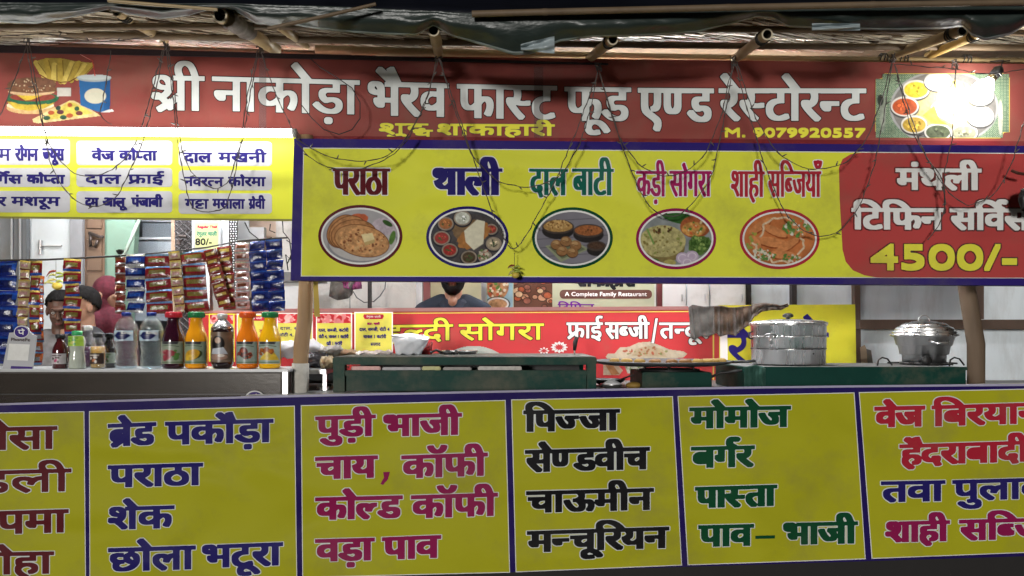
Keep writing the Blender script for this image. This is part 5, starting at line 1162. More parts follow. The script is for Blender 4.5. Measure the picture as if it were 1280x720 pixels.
FBp = Plane((290, 489, Yc+.002), (345, 489, Yc+.002), (290, 505, Yc+.002))
t = thing('payment_sticker', 'round purple payment sticker low on the front of the display counter', 'sticker', W(318, 497, Yc))
quad('sticker_edge', FBp, ellp(318.5, 497.5, 12, 9.3, 28), INK['white'], t, .0006); quad('sticker_disc', FBp, ellp(318.5, 497.5, 10, 7.8, 28), flex('pay_purple', (.06, .035, .20)), t, .001)
quad('sticker_wing', FBp, [(301, 495), (340, 495), (340, 500), (301, 500)], INK['white'], t, .0004); word(FBp, t, "पे", 313.5, 324.5, 494.3, 494.3, 7.5, 1.5, 1.3, 'white', off=.0016, k=8)

# wall, doors and stairs behind the left end
YW = 5.2
toground(panel('metal_door', 'grey metal door leaf at the left edge of the picture', -160, 13, 150, 500, YW, mat('grey_door', (.20, .21, .22), rough=.5, vary=.3, dirt=.4), 'door'))
toground(panel('door_jamb', 'dark grey door jamb left of the bright panel', 13, 33, 150, 500, YW-.04, mat('jamb_grey', (.12, .125, .13), rough=.6, vary=.3, dirt=.4), 'jamb', .06))
for x in (14.5, 25): q = MB(); q.tube([W(x, 150, YW-.05), W(x, 470, YW-.05)], .008, 6); single('wall_pipe', ('thin grey pipe at the left side of the dark jamb', 'thin grey pipe down the middle of the dark jamb')[x > 20], 'pipe', q.build('wall_pipe', mat('pipe_grey', (.3, .3, .3), rough=.4)))
toground(panel('bright_door', 'pale door panel with a latch behind the sachet strips', 33, 87, 150, 500, YW, mat('pale_door', (.50, .53, .54), rough=.4, vary=.15, scale=5, dirt=.3), 'door'))
q = MB(); q.box(wx(55, YW), wx(78, YW), YW-.02, YW, wz(308, YW), wz(306.5, YW)); q.tube([W(50, 300, YW-.02), W(50, 318, YW-.02)], .01, 6); single('door_latch', 'thin bolt on the pale door panel', 'latch', q.build('door_latch', STEEL))
toground(panel('door_jamb', 'mid grey jamb between the pale door and the brown door', 87, 103, 150, 500, YW-.03, mat('jamb_mid', (.23, .23, .24), rough=.6, vary=.3, dirt=.4), 'jamb', .06))
bdr = thing('wooden_door', 'brown wooden door with an iron latch left of the green wall', 'door', W(118, 500, YW)); 
q = MB(); q.hexa([W(104, 150, YW), W(131, 150, YW), W(131, 500, YW), W(104, 500, YW)], [W(104, 150, YW+.05), W(131, 150, YW+.05), W(131, 500, YW+.05), W(104, 500, YW+.05)]); o = q.build('door_leaf', mat('door_brown', (.13, .075, .045), rough=.55, vary=.3, scale=6, stretch=(2, 1, .3), bump=.002, dirt=.3), bdr)
for y0, y1 in ((200, 285), (300, 338), (343, 420)): q = MB(); q.hexa([W(109, y0, YW-.012), W(127, y0, YW-.012), W(127, y1, YW-.012), W(109, y1, YW-.012)], [W(108, y0-1, YW+.001), W(128, y0-1, YW+.001), W(128, y1+1, YW+.001), W(108, y1+1, YW+.001)]); q.build('door_panel', MATS['door_brown'], bdr)
q = MB(); q.tube([W(111, 291, YW-.03), W(124, 296, YW-.03), W(129, 296, YW-.03)], .012, 6); q.tube([W(113, 292, YW-.03), W(113, 308, YW-.03), W(119, 309, YW-.03), W(122, 300, YW-.03)], .010, 6); q.build('latch', mat('rusty_iron', (.06, .045, .04), rough=.6, metal=.5, bump=.002), bdr, True)
toground(panel('green_wall', 'pale green painted wall beside the granite stairs', 131, 176, 150, 500, YW+.02, mat('green_paint', (.15, .25, .19), rough=.5, vary=.12, dirt=.3), 'wall', .06, None, 131, 150))
GN = mat('granite', (.22, .25, .28), rough=.35, vary=.75, scale=160, dirt=.1)
sw = thing('staircase', 'grey speckled granite stairs behind the sachet strips', 'stairs', W(190, 500, 5.4))
for y0, y1, Y, xa in ((200, 276, 5.75, 182), (277.5, 297.5, 5.6, 178), (299.5, 345, 5.45, 168), (347, 395, 5.3, 160)):
    q = MB(); q.hexa([W(xa, y0, Y), W(214, y0, Y), W(214, y1+6, Y), W(xa, y1+6, Y)], [W(xa, y0, Y+.15), W(214, y0, Y+.15), W(214, y1+6, Y+.15), W(xa, y1+6, Y+.15)]); q.build('step', GN, sw)
    q = MB(); a = W(xa, y0, Y-.02); b = W(214, y0, Y-.02); q.box(a[0]-.01, b[0], Y-.025, Y+.15, a[2]+.001, a[2]+.018); q.build('nosing', mat('granite_edge', (.38, .40, .42), rough=.3, vary=.3, scale=120), sw)
q = MB(); q.tube([W(176, 270, 5.15), W(148, 335, 5.15)], .012, 6); single('stair_edge', 'pale slanting stair edge on the green wall', 'stair edge', q.build('stair_edge', mat('pale_green_edge', (.30, .38, .32), rough=.5), None, True))
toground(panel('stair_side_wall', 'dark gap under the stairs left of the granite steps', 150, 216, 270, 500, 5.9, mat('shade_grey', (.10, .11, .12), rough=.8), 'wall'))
toground(panel('door_post', 'thin tan wooden door post right of the granite stairs', 214, 218.5, 150, 500, YW-.02, mat('tan_wood', (.33, .22, .15), rough=.6), 'post', .05))
gr = thing('folding_grille', 'dark folding metal grille with a padlock right of the stairs', 'grille', W(228, 500, 5.1))
for k in range(26):
    y = 190 + k*9
    for s in (-1, 1): q = MB(); q.tube([W(219, y, 5.1), W(229, y+s*9, 5.1), W(239.5, y, 5.1)], .0065, 5); q.build('grille_bar', mat('grille_iron', (.05, .045, .045), rough=.5), gr)
q = MB(); q.hexa([W(219, 150, 5.16), W(240, 150, 5.16), W(240, 500, 5.16), W(219, 500, 5.16)], [W(219, 150, 5.18), W(240, 150, 5.18), W(240, 500, 5.18), W(219, 500, 5.18)]); q.build('grille_backing', mat('grille_dark', (.06, .05, .05), rough=.8), gr)
q = MB(); q.tube([W(224, 295, 5.06), W(233, 296, 5.06)], .012, 6); q.box(wx(222, 5.05), wx(225, 5.05), 5.04, 5.07, wz(306, 5.05), wz(300, 5.05)); q.build('padlock', mat('rusty_iron'), gr)
WH = mat('white_frame', (.60, .62, .63), rough=.4, vary=.1, dirt=.3)
toground(panel('white_cabinet_side', 'white panel carrying the small price poster', 240, 286, 150, 500, 5.05, WH, 'panel'))
PPl = Plane((243, 277, 5.0), (274, 277, 5.0), (243, 312, 5.0)); t = thing('price_poster', 'small yellow-green price poster reading 80 taped to the white panel', 'poster', W(258, 312, 5.0))
quad('frame_sheet', PPl, [(241.5, 275), (276, 275), (276, 313.5), (241.5, 313.5)], mat('poster_grey', (.32, .33, .34), rough=.4), t, 0, .01); quad('poster_sheet', PPl, [(243.5, 278), (273.5, 278), (272.5, 311.5), (244, 311)], mat('poster_lime', (.38, .40, .18), rough=.4), t, .002)
word(PPl, t, "80/-", 244.3, 265, 297.5, 297.5, 9, 1.7, 1.5, 'black', latin=True, off=.003, k=6); word(PPl, t, "रेगुलर थाली", 246, 271.5, 290.3, 290.3, 4.6, 1, .8, 'teal', off=.003, k=8); word(PPl, t, "Regular Thali", 247, 271.5, 281.6, 281.6, 3.6, .9, .8, 'crimson', latin=True, off=.003, k=8)
pp = thing('dotted_pillar', 'black pillar with rows of white dots right of the price poster', 'pillar', W(291, 500, 5.0)); q = MB(); q.hexa([W(286, 150, 5.02), W(296.5, 150, 5.02), W(296.5, 500, 5.02), W(286, 500, 5.02)], [W(286, 150, 5.08), W(296.5, 150, 5.08), W(296.5, 500, 5.08), W(286, 500, 5.08)]); q.build('pillar_face', mat('pillar_black', (.015, .015, .017), rough=.4), pp)
q = MB()
for k in range(60):
    for j in range(3): c_ = W(288 + j*3.2 + (k % 2)*.8, 262 + k*3, 5.015); q.tube([c_, (c_[0], 5.02, c_[2])], .0045, 6)
kind(q.build('white_dots', WH, pp), 'stuff')
toground(panel('cream_wall', 'cream and peach coloured wall seen through the opening on the left', 297, 368, 150, 500, 5.6, mat('peach_paint', (.55, .42, .33), rough=.6, vary=.12, dirt=.2), 'wall'))
panel('white_cloth_panel', 'white sheet hanging left of the peach wall', 297, 307, 150, 300, 5.5, WH, 'sheet', .01, None, 297, 312)
panel('pale_stair_slab', 'white sloping slab across the peach wall', 307, 330, 284, 300, 5.45, WH, 'slab', .05)
panel('back_shelf', 'grey shelf behind the blue sachet strips', 345, 400, 340, 352, 4.9, mat('shelf_grey', (.10, .10, .10), rough=.5), 'shelf', .2)
panel('back_cabinet', 'pale grey cabinet under the grey shelf left of the post', 345, 374, 353, 395, 4.95, mat('cabinet_pale', (.40, .42, .43), rough=.4, dirt=.3), 'cabinet', .2)
q = MB()
for pts in ([(352, 262), (354, 290), (362, 300), (364, 318), (359, 330)], [(358, 300), (366, 306), (363, 325), (357, 318), (360, 338)], [(306, 278), (312, 290), (326, 301), (340, 297)], [(338, 280), (337, 288), (344, 291)]): q.tube([W(x, y, 5.3) for x, y in pts], .004, 6)
single('loose_wires', 'tangle of black wires against the peach wall', 'wires', q.build('loose_wires', mat('black_cord'), None, True))

# rod and sachet strips
q = MB(); q.tube([W(-160, 328, 3.36), W(60, 324.5, 3.36), W(150, 320, 3.36)], .0045, 8); single('hanging_rod', 'thin dark rod from which the left sachet strips hang', 'rod', q.build('hanging_rod', mat('dark_rod', (.03, .025, .025), rough=.5), None, True))
q = MB(); q.tube([W(146, 320, 3.36), W(200, 316, 3.36), W(260, 309, 3.36), W(300, 301, 3.36), W(360, 297, 3.36)], .0035, 8); single('hanging_wire', 'wire sagging behind the wide bunch of sachet strips', 'wire', q.build('hanging_wire', mat('dark_rod'), None, True))
def smat(n, c, **k): k.setdefault('rough', .22); k.setdefault('vary', .75); k.setdefault('scale', 110); k.setdefault('bump', .003); k.setdefault('bscale', 70); k.setdefault('spec', .7); return mat('sachet_' + n, c, **k)
SN, SB, SD, SC, SR, SO, SG, SW, SP, SK, SQ, SL = smat('navy', (.008, .018, .15)), smat('blue', (.012, .055, .30)), smat('deepblue', (.005, .009, .075)), smat('cream', (.42, .33, .19)), smat('red', (.19, .012, .018)), smat('olive', (.16, .13, .03)), smat('gold', (.46, .33, .08)), smat('silver', (.50, .50, .52), metal=.5), smat('pink', (.40, .22, .22)), smat('brown', (.13, .035, .02)), smat('orange', (.55, .13, .03)), smat('lightblue', (.12, .25, .50))
STY = {'navy': (SN, SB, SD, SD, SN), 'cream': (SG, SC, SP, SC, SK), 'band': (SG, SR, SO, SR, SB), 'orange': (SQ, SQ, SW, SR, SL), 'round': (SK, SK, SR, SW, SK), 'blue': (SW, SN, SB, SD, SW), 'wide': (SL, SR, SO, SR, SK), 'brown': (SR, SK, SG, SK, SR), 'pink': (SW, SP, SK, SW, SP), 'deep': (SB, SN, SD, SD, SN)}
SME = {}
def sachet_mesh(style, w, h):
    key = (style, round(w, 4), round(h, 4))
    if key in SME: return SME[key]
    nx, nz = 6, 6; v = []; f = []; mi = []; r = random.Random(hash(style) % 100 if False else len(SME))
    for j in range(nz+1):
        for i in range(nx+1):
            u, t = i/nx, j/nz; bul = (math.sin(PI*u)**.5)*(math.sin(PI*t)**.6)*min(w, h)*.17
            v.append(((u-.5)*w + r.uniform(-1, 1)*w*.012, -bul + r.uniform(-1, 1)*.0012, (t-.5)*h))
    for j in range(nz):
        for i in range(nx):
            a = j*(nx+1)+i; f.append((a, a+1, a+nx+2, a+nx+1))
            mi.append(0 if j == nz-1 else 4 if j == 0 else (2 if (1 <= i <= 4 and 2 <= j <= 3) else (3 if j == 1 else 1)))
    n = len(v); v += [((-.5)*w, .002, -.5*h), (.5*w, .002, -.5*h), (.5*w, .002, .5*h), (-.5*w, .002, .5*h)]; f.append((n, n+3, n+2, n+1)); mi.append(3)
    me = bpy.data.meshes.new('sachet'); me.from_pydata(v, [], f); [me.materials.append(m) for m in STY[style]]; me.polygons.foreach_set('material_index', mi); me.polygons.foreach_set('use_smooth', [True]*len(f)); SME[key] = me
    return me
def strip(lab, xt, yt, xb, yb, w, n, style, Y=3.36, gap=1.02):
    a = np.array(W(xt, yt, Y)); b = np.array(W(xb, yb, Y)); L = np.linalg.norm(b-a); h = L/n; ang = math.atan2(b[0]-a[0], a[2]-b[2])
    t = thing('sachet_strip', lab, 'sachet strip', tuple(b), 'sachet strips hanging over the display counter')
    me = sachet_mesh(style, w/F*Y, h*gap)
    for k in range(n):
        c = a + (b-a)*(k+.5)/n; o = link('sachet', me, t, loc=tuple(c - b)); o.rotation_euler = (rnd.uniform(-.35, .2), -ang + rnd.uniform(-.07, .07), rnd.uniform(-.25, .25))
strip('navy blue sachet strip at the left picture edge above the payment stand', 9, 326, 8, 455, 25, 7, 'navy')
strip('navy blue sachet strip cut by the left picture edge', -24, 327, -25, 450, 27, 7, 'navy')
strip('narrow cream sachet strip beside the left navy one', 31.5, 326, 27.5, 408, 13.5, 7, 'cream', 3.35)
strip('red and gold banded strip just right of the narrow cream one', 45, 326, 44, 418, 14, 5, 'band')
strip('slim orange and silver strip reaching down to the counter on the left', 47.5, 385, 47, 456, 13, 5, 'orange', 3.37)
strip('slim orange strip edge right of the banded strip', 52.5, 345, 51.5, 405, 4.5, 5, 'orange', 3.345)
strip('red and gold banded strip hanging alone in front of the two men', 90, 323.5, 90.5, 417, 20, 6, 'band', 3.34)
strip('dark strip with round red prints at the start of the wide bunch', 150.5, 321, 150.5, 392, 12, 6, 'round')
strip('blue and silver strip left of the wide red ones', 169, 318, 169.5, 391, 23, 5, 'blue', 3.35)
strip('wide red and olive strip left of the slim cream one', 196, 318, 200, 392, 31, 5, 'wide', 3.36)
strip('slim cream and gold strip between the two wide red strips', 217.5, 314.5, 225, 392, 13.5, 7, 'cream', 3.34)
strip('wide red and olive strip right of the slim cream one', 241, 314, 246, 390, 31, 5, 'wide', 3.36)
strip('brown red strip swinging to the right with a white gap beside it', 262, 312, 281, 383, 17, 7, 'brown', 3.34)
strip('brown red strip behind the swinging one', 280, 308, 288, 386, 17, 7, 'brown', 3.37)
strip('pink and silver strip left of the deep blue pair', 302, 303, 303.5, 387, 18, 7, 'pink', 3.34)
strip('deep blue strip left of the outer one', 321, 301, 326, 389, 21, 7, 'deep', 3.36)
strip('deep blue strip at the right end of the bunch', 342, 299, 346.5, 389, 21, 7, 'deep', 3.36)
q = MB(); q.hexa([W(262, 330, 3.39), W(268, 330, 3.39), W(280, 388, 3.39), W(262, 388, 3.39)], [W(262, 330, 3.393), W(268, 330, 3.393), W(280, 388, 3.393), W(262, 388, 3.393)]); single('white_paper', 'strip of white paper behind the swinging brown sachets', 'paper', q.build('white_paper', mat('paper_white', (.6, .6, .6), rough=.8)))
panel('grey_card', 'grey cardboard behind the lower ends of the brown strips', 262, 320, 372, 388, 3.40, mat('card_grey', (.20, .17, .15), rough=.8), 'card', .003)
q = MB(); q.tube([W(150, 318, 3.35), W(150, 312, 3.35)], .010, 6); q.tube([W(146, 314, 3.35), W(154, 314, 3.35)], .007, 6); single('rod_clamp', 'small black clamp at the joint of rod and wire', 'clamp', q.build('rod_clamp', mat('black_plastic')))

# bottles on the counter
zc = zt + .0005
def bmat(n, c, **k): k.setdefault('rough', .12); k.setdefault('vary', .08); k.setdefault('spec', .7); k.setdefault('coat', .6); return mat('bottle_' + n, c, **k)
CLEAR = clear('clear_pet')
def place(px, Y=3.27): return (wx(px, Y), Y, zc)
def label_on(parent, c, r, z0, z1, paint, W_=27, H_=25, span=78, name='label', m=None):
    p = Pic(0, 0, W_, H_, 2.0, (.5, .5, .5)); paint(p)
    def fn(P):
        a = math.radians(span)*(P[:, 0]/W_*2 - 1); return np.stack([c[0] + r*np.sin(a), c[1] - r*np.cos(a), c[2] + z1 - (z1-z0)*P[:, 1]/H_], 1)
    p.build(name, None, parent, 0, mat('label_print', attr=True, rough=.35, spec=.5), fn)
def juice(lab, px, liquid, capc, paint):
    c = place(px); t = thing('juice_bottle', lab, 'bottle', c, 'juice bottles on the display counter'); s = 1.0
    prof = [(.030, 0), (.043, .003), (.0465, .010), (.047, .03), (.0465, .105), (.047, .118), (.0465, .130), (.041, .152), (.032, .176), (.0265, .196), (.0245, .214), (.0245, .222)]
    q = MB(); q.lathe(c, prof, 28); q.build('bottle_body', bmat(liquid[0], liquid[1]), t, True)
    q = MB(); q.lathe(c, [(.030, .2225), (.0335, .225), (.034, .243), (.031, .248), (.004, .249)], 30)
    for i in range(30): pass
    q.build('cap', mat('cap_' + capc[0], capc[1], rough=.3, vary=.1), t, True)
    q = MB()
    for k in range(22): a = 2*PI*k/22; q.tube([(c[0]+.0342*math.cos(a), c[1]+.0342*math.sin(a), c[2]+.226), (c[0]+.0342*math.cos(a), c[1]+.0342*math.sin(a), c[2]+.243)], .0014, 4)
    kind(q.build('cap_ribs', mat('cap_' + capc[0]), t), 'stuff')
    label_on(t, c, .0478, .022, .118, paint)
def lab_base(p, ground=(.34, .38, .30)): p.C[:] = ground; p.tex(.15, 8); p.poly([(5, 0), (22, 0), (21, 3), (6, 3)], (.06, .06, .07)); p.line([(1, 23.4), (26, 23.4)], 1, (.08, .16, .06)); p.line([(4, 5), (14, 4), (22, 5.5)], .9, (.12, .16, .10))
def l_lychee(p): lab_base(p); p.specks(16, 11, 14, 6, 5, [(.40, .08, .10), (.50, .20, .20), (.30, .05, .07)], 1.5, 3); p.specks(8, 20, 15, 3, 5, [(.12, .25, .08)], 1, 2)
def l_mango(p): lab_base(p, (.30, .36, .27)); p.ell(15, 15, 8, 5, (.05, .08, .03), -20); p.ell(13, 15, 8, 5.5, (.60, .36, .04), -35); p.ell(11, 18, 6, 3, (.66, .45, .06), -20)
def l_mixed(p): lab_base(p, (.36, .42, .38)); p.ell(13, 12, 4, 6, (.16, .03, .03)); p.specks(14, 13, 15, 7, 5, [(.25, .06, .04), (.4, .1, .05), (.08, .05, .04)], 1.2, 2.5)
def l_pine(p): lab_base(p, (.38, .45, .40)); p.specks(12, 12, 12, 6, 4, [(.45, .16, .03), (.3, .10, .03)], 1.5, 2.6); p.poly([(5, 21), (14, 11), (24, 20)], (.66, .50, .10)); p.poly([(14, 21), (20, 12), (26, 21)], (.62, .44, .06))
juice('dark purple juice bottle with red cap and fruit label', 217, ('purple', (.035, .006, .016)), ('red', (.55, .03, .05)), l_lychee)
juice('orange-yellow juice bottle with green cap and mango label left of the cola', 245.5, ('mango', (.90, .36, .012)), ('green', (.02, .22, .07)), l_mango)
juice('deep orange juice bottle with orange cap right of the cola', 309.5, ('orange', (.85, .22, .012)), ('orange', (.75, .11, .02)), l_mixed)
juice('yellow juice bottle with green cap at the right end of the row', 337.5, ('yellow', (.95, .50, .01)), ('green', (.02, .22, .07)), l_pine)
c = place(278); t = thing('cola_bottle', 'dark bottle with silver conical shoulder and a black and white figure label', 'bottle', c)
q = MB(); q.lathe(c, [(.030, 0), (.038, .004), (.044, .016), (.0475, .028), (.048, .155), (.0475, .176)], 28); q.build('bottle_body', bmat('cola', (.018, .010, .010)), t, True)
q = MB(); q.lathe(c, [(.0478, .1765), (.044, .184), (.026, .206), (.018, .214), (.018, .219)], 28); q.build('silver_shoulder', mat('silver_foil', (.55, .56, .58), rough=.25, metal=.8), t, True)
q = MB(); q.lathe(c, [(.018, .2195), (.021, .221), (.0215, .236), (.019, .240), (.003, .241)], 20); q.build('cap', mat('cap_silver', (.6, .6, .6), rough=.3, metal=.3), t, True)
def l_cola(p):
    p.C[:] = (.20, .14, .10); p.tex(.3, 6); p.poly([(0, 0), (3, 0), (3, 40), (0, 40)], (.05, .03, .03)); p.ell(13, 16, 6, 11, (.02, .015, .015)); p.ell(13, 11, 2.7, 4, (.50, .36, .28)); p.poly([(8, 22), (18, 20), (22, 29), (6, 29)], (.50, .52, .56), .15); p.ell(14, 33, 8, 4, (.38, .25, .2), wob=.4); p.ell(16, 31, 3, 2, (.6, .55, .5)); p.line([(2, 38), (25, 38)], 1, (.3, .25, .2)); p.ell(4, 6, 3, 1.6, (.4, .35, .3))
label_on(t, c, .0486, .028, .160, l_cola, 27, 40)
def water(lab, px):
    c = place(px); t = thing('water_bottle', lab, 'bottle', c, 'water bottles on the display counter')
    prof = [(.028, 0), (.040, .003), (.0465, .014), (.047, .024), (.044, .030), (.047, .038), (.0455, .055), (.040, .075), (.0455, .092), (.047, .104), (.044, .108), (.047, .114), (.0475, .165), (.046, .178), (.040, .196), (.027, .214), (.018, .222), (.016, .230)]
    q = MB(); q.lathe(c, prof, 26); q.build('bottle_body', CLEAR, t, True)
    q = MB(); q.lathe(c, [(max(.002, r-.003), z) for r, z in prof[:14]], 20); q.build('water', clear('water_fill', (.86, .92, .95), .03, .02, .5), t, True)
    q = MB(); q.lathe(c, [(.0165, .2305), (.020, .231), (.020, .243), (.017, .246), (.003, .2465)], 18); q.build('cap', mat('cap_navy', (.01, .03, .22), rough=.3), t, True)
    def pw(p): p.C[:] = (.50, .60, .68); p.tex(.25, 5); p.poly([(1, 9), (6, 7), (10, 2), (18, 2), (24, 9), (18, 16), (10, 16), (6, 11)], (.012, .02, .12), .1); p.line([(8, 9.5), (21, 9)], .1, (.5, .5, .5))
    label_on(t, c, .0482, .122, .166, pw, 27, 18, 60)
    w_pl = Plane((px-14, 409, 3.22), (px+14, 409, 3.22), (px-14, 425, 3.22)); L, f_ = text_loops("Kinley", px-7, 413.4, px+7.5, 413.4, 4.2, .9, .8, 0, 8, True); vv, ff = fill2d(L)
    P = w_pl.at(vv); a = (P[:, 0]-c[0])/.0486; P = np.stack([c[0]+.0486*np.sin(a), c[1]-.0486*np.cos(a), P[:, 2]], 1); raw('brand_word', P, ff, INK['white'], t)
water('clear water bottle with navy oval label left of its twin', 158); water('clear water bottle with navy oval label beside the purple juice', 189.5)
def jar(lab, px, Y, h, r, body, cap, lc, name='drink_bottle', necks=True, level=1.0, cat='bottle'):
    c = place(px, Y); t = thing(name, lab, cat, c, 'small bottles on the display counter')
    q = MB(); q.lathe(c, [(r*.8, 0), (r, .004), (r, h*.52), (r*.96, h*.58), (r*.70, h*.72), (r*.48, h*.80), (r*.48, h*.88)] if necks else [(r*.85, 0), (r, .004), (r*.92, h*.3), (r*.8, h*.45), (r*.9, h*.6), (r, h*.72), (r*.8, h*.84), (r*.55, h*.88)], 24)
    q.build('bottle_body', body, t, True)
    if level < 1: q = MB(); q.lathe(c, [(r*.7, .003), (r*.93, .007), (r*.93, h*level), (.002, h*level+.001)], 20); q.build('drink', level_m, t, True)
    q = MB(); q.lathe(c, [(r*.56, h*.88), (r*.62, h*.885), (r*.62, h*.985), (r*.5, h), (.002, h+.0005)], 20); q.build('cap', cap, t, True)
    if lc:
        def pl_(p): p.C[:] = lc[0]; p.tex(.2, 5); p.specks(7, 14, 12, 7, 5, lc[1], 1, 2.6); p.poly([(5, 3), (20, 3), (20, 5), (5, 5)], lc[1][0])
        label_on(t, c, r*1.02, h*.14 if necks else h*.60, h*.44 if necks else h*.86, pl_, 27, 20, 75)
CB, CO = mat('black_plastic'), mat('cap_orange_pale', (.60, .34, .22), rough=.4)
jar('small dark red syrup bottle with black cap and white label', 75.5, 3.25, .150, .031, bmat('maroon', (.07, .010, .012)), CB, ((.55, .52, .53), [(.08, .03, .03), (.5, .08, .2)]))
jar('cloudy lemon drink bottle with green cap and lime label', 96.5, 3.25, .165, .034, bmat('cloudy', (.50, .54, .46)), mat('cap_leaf', (.05, .38, .14), rough=.35), ((.40, .58, .10), [(.1, .35, .08), (.6, .6, .2)]), necks=False)
level_m = bmat('gold', (.48, .26, .05))
jar('small bottle of golden drink with black cap and barred label', 122.5, 3.25, .155, .031, CLEAR, CB, ((.08, .05, .04), [(.6, .55, .5), (.5, .2, .08)]), level=.62)
jar('small dark bottle with green-white label behind the golden one', 137, 3.33, .155, .029, bmat('darkglass', (.02, .015, .015)), CB, ((.40, .45, .38), [(.1, .2, .08), (.2, .08, .05)]))
jar('small bottle with pale orange cap behind the syrup bottle', 81, 3.36, .172, .027, CLEAR, CO, None)
level_m = bmat('plum', (.10, .03, .07))
jar('clear round-shouldered bottle behind the lemon drink', 109, 3.38, .190, .036, CLEAR, mat('cap_white'), ((.12, .06, .12), [(.3, .3, .35)]), level=.5)
# payment stand (its code is left out)
Sp = Plane((10, 407, 3.26), (42, 409, 3.25), (5, 464, 3.24)); t = thing('payment_stand', 'grey-white payment stand with round purple emblem at the left picture edge', 'card stand', W(22, 463, 3.24))
sh_ = [(11.5, 416), (17, 415.5)] + [(27 - 9.5*math.cos(a), 415 - 8.5*math.sin(a)) for a in np.linspace(.15, PI-.15, 9)] + [(41, 418), (45.5, 420), (40, 464), (2.5, 463.5)]
quad('stand_card', Sp, sh_, mat('stand_grey', (.42, .42, .44), rough=.4), t, 0, .006); quad('emblem_ring', Sp, ellp(27, 415, 9.4, 7.6, 28), INK['white'], t, .0008); quad('emblem', Sp, ellp(27, 415, 8.6, 6.9, 28), flex('pay_purple', (.06, .035, .20)), t, .0012)
word(Sp, t, "पे", 22.5, 31.3, 412.3, 412.3, 6.4, 1.4, 1.2, 'white', off=.0018, k=8); word(Sp, t, "PhonePe", 14, 38, 421.8, 422.4, 4.6, .9, .8, 'smoke', latin=True, off=.0016, k=8)
quad('blank_square', Sp, [(11.5, 429.5), (37.5, 430.5), (35, 451), (9, 450)], INK['white'], t, .0008); quad('purple_foot', Sp, [(14, 457.5), (40.8, 458.5), (40, 463.8), (13, 463.5)], flex('pay_purple', (.06, .035, .20)), t, .0012)

# lemon and chilli charms
def charm(lab, px, py, Y, s=1.0, hang=12):
    t = thing('lemon_chilli_charm', lab, 'charm', W(px, py+8*s, Y), 'lemon and chilli charms')
    q = MB(); q.tube([W(px, py-hang, Y), W(px, py+6*s, Y)], .0012, 5); q.build('thread', mat('twine'), t)
    q = MB(); c = W(px+1.5, py+6*s, Y-.012); q.ball(c, .014*s, 12, sc=(1.15, 1, .9)); q.build('lemon', mat('lemon_peel', (.66, .50, .08), rough=.45, bump=.0008, bscale=300), t, True)
    r = random.Random(int(px))
    for k in range(7):
        a = r.uniform(-1, 1); z = py - 6*s + k*1.7*s; x1 = px + (9+r.uniform(-3, 3))*s*(1 if k % 2 else -1); q = MB()
        q.tube([W(px + (x1-px)*u, z + (a*2.5 - 2.2*math.sin(u*PI))*u*s + u*u*3*s, Y - .01 + r.uniform(-.01, .004)) for u in np.linspace(0, 1, 6)], [.0025*s, .0042*s, .004*s, .0033*s, .002*s, .0006], 7)
        q.build('chilli', mat(('chilli_pale', 'chilli_green', 'chilli_red')[2 if k == 0 else k % 2], ((.52, .50, .16), (.34, .42, .07), (.25, .04, .02))[2 if k == 0 else k % 2], rough=.35), t, True)
charm('lemon and chilli charm hanging at the bottom edge of the yellow menu banner', 643, 338, 3.06, 1.0, 22); charm('lemon and chilli charm hanging between the left sachet strips', 70, 348, 3.9, 1.6, 24)

# fairy-light strings
def string(lab, pts, Y=3.06, w=.0016, seed=1):
    P = np.array(pts, float); d = np.r_[0, np.cumsum(np.hypot(*np.diff(P, axis=0).T))]; n = max(8, int(d[-1]/7)); s = np.linspace(0, d[-1], n)
    def cr(k):   # smooth interpolation
        return np.interp(s, d, P[:, k])
    X_, Y_ = cr(0), cr(1)
    for _ in range(2):
        X_[1:-1] = (X_[:-2] + X_[1:-1]*2 + X_[2:])/4; Y_[1:-1] = (Y_[:-2] + Y_[1:-1]*2 + Y_[2:])/4
    r = random.Random(seed); C_ = [W(x + r.uniform(-.6, .6), y + r.uniform(-.5, .5), Y + .014*math.sin(i*.5 + seed) + r.uniform(-.004, .004)) for i, (x, y) in enumerate(zip(X_, Y_))]
    t = thing('fairy_light_string', lab, 'string lights', C_[0], 'unlit fairy light strings over the signboards')
    q = MB(); q.tube(C_, w, 5); q.tube([tuple(np.array(c_) + (w*1.6*math.sin(i*1.7), -w*1.6*math.cos(i*1.7), w*math.sin(i))) for i, c_ in enumerate(C_)], w*.8, 5); q.build('wire', mat('fairy_wire', (.075, .06, .055), rough=.6), t)
    b = MB()
    for i in range(3, n-2, 5):
        c_ = np.array(C_[i]); a = r.uniform(0, 2*PI); dd = np.array([math.cos(a), -.3, math.sin(a)*.8]); dd /= np.linalg.norm(dd); b.tube([c_, c_ + dd*.010, c_ + dd*.020], [.0022, .0028, .0012], 6)
    kind(b.build('tiny_bulbs', mat('tiny_bulb', (.10, .09, .08), rough=.3), t), 'stuff')
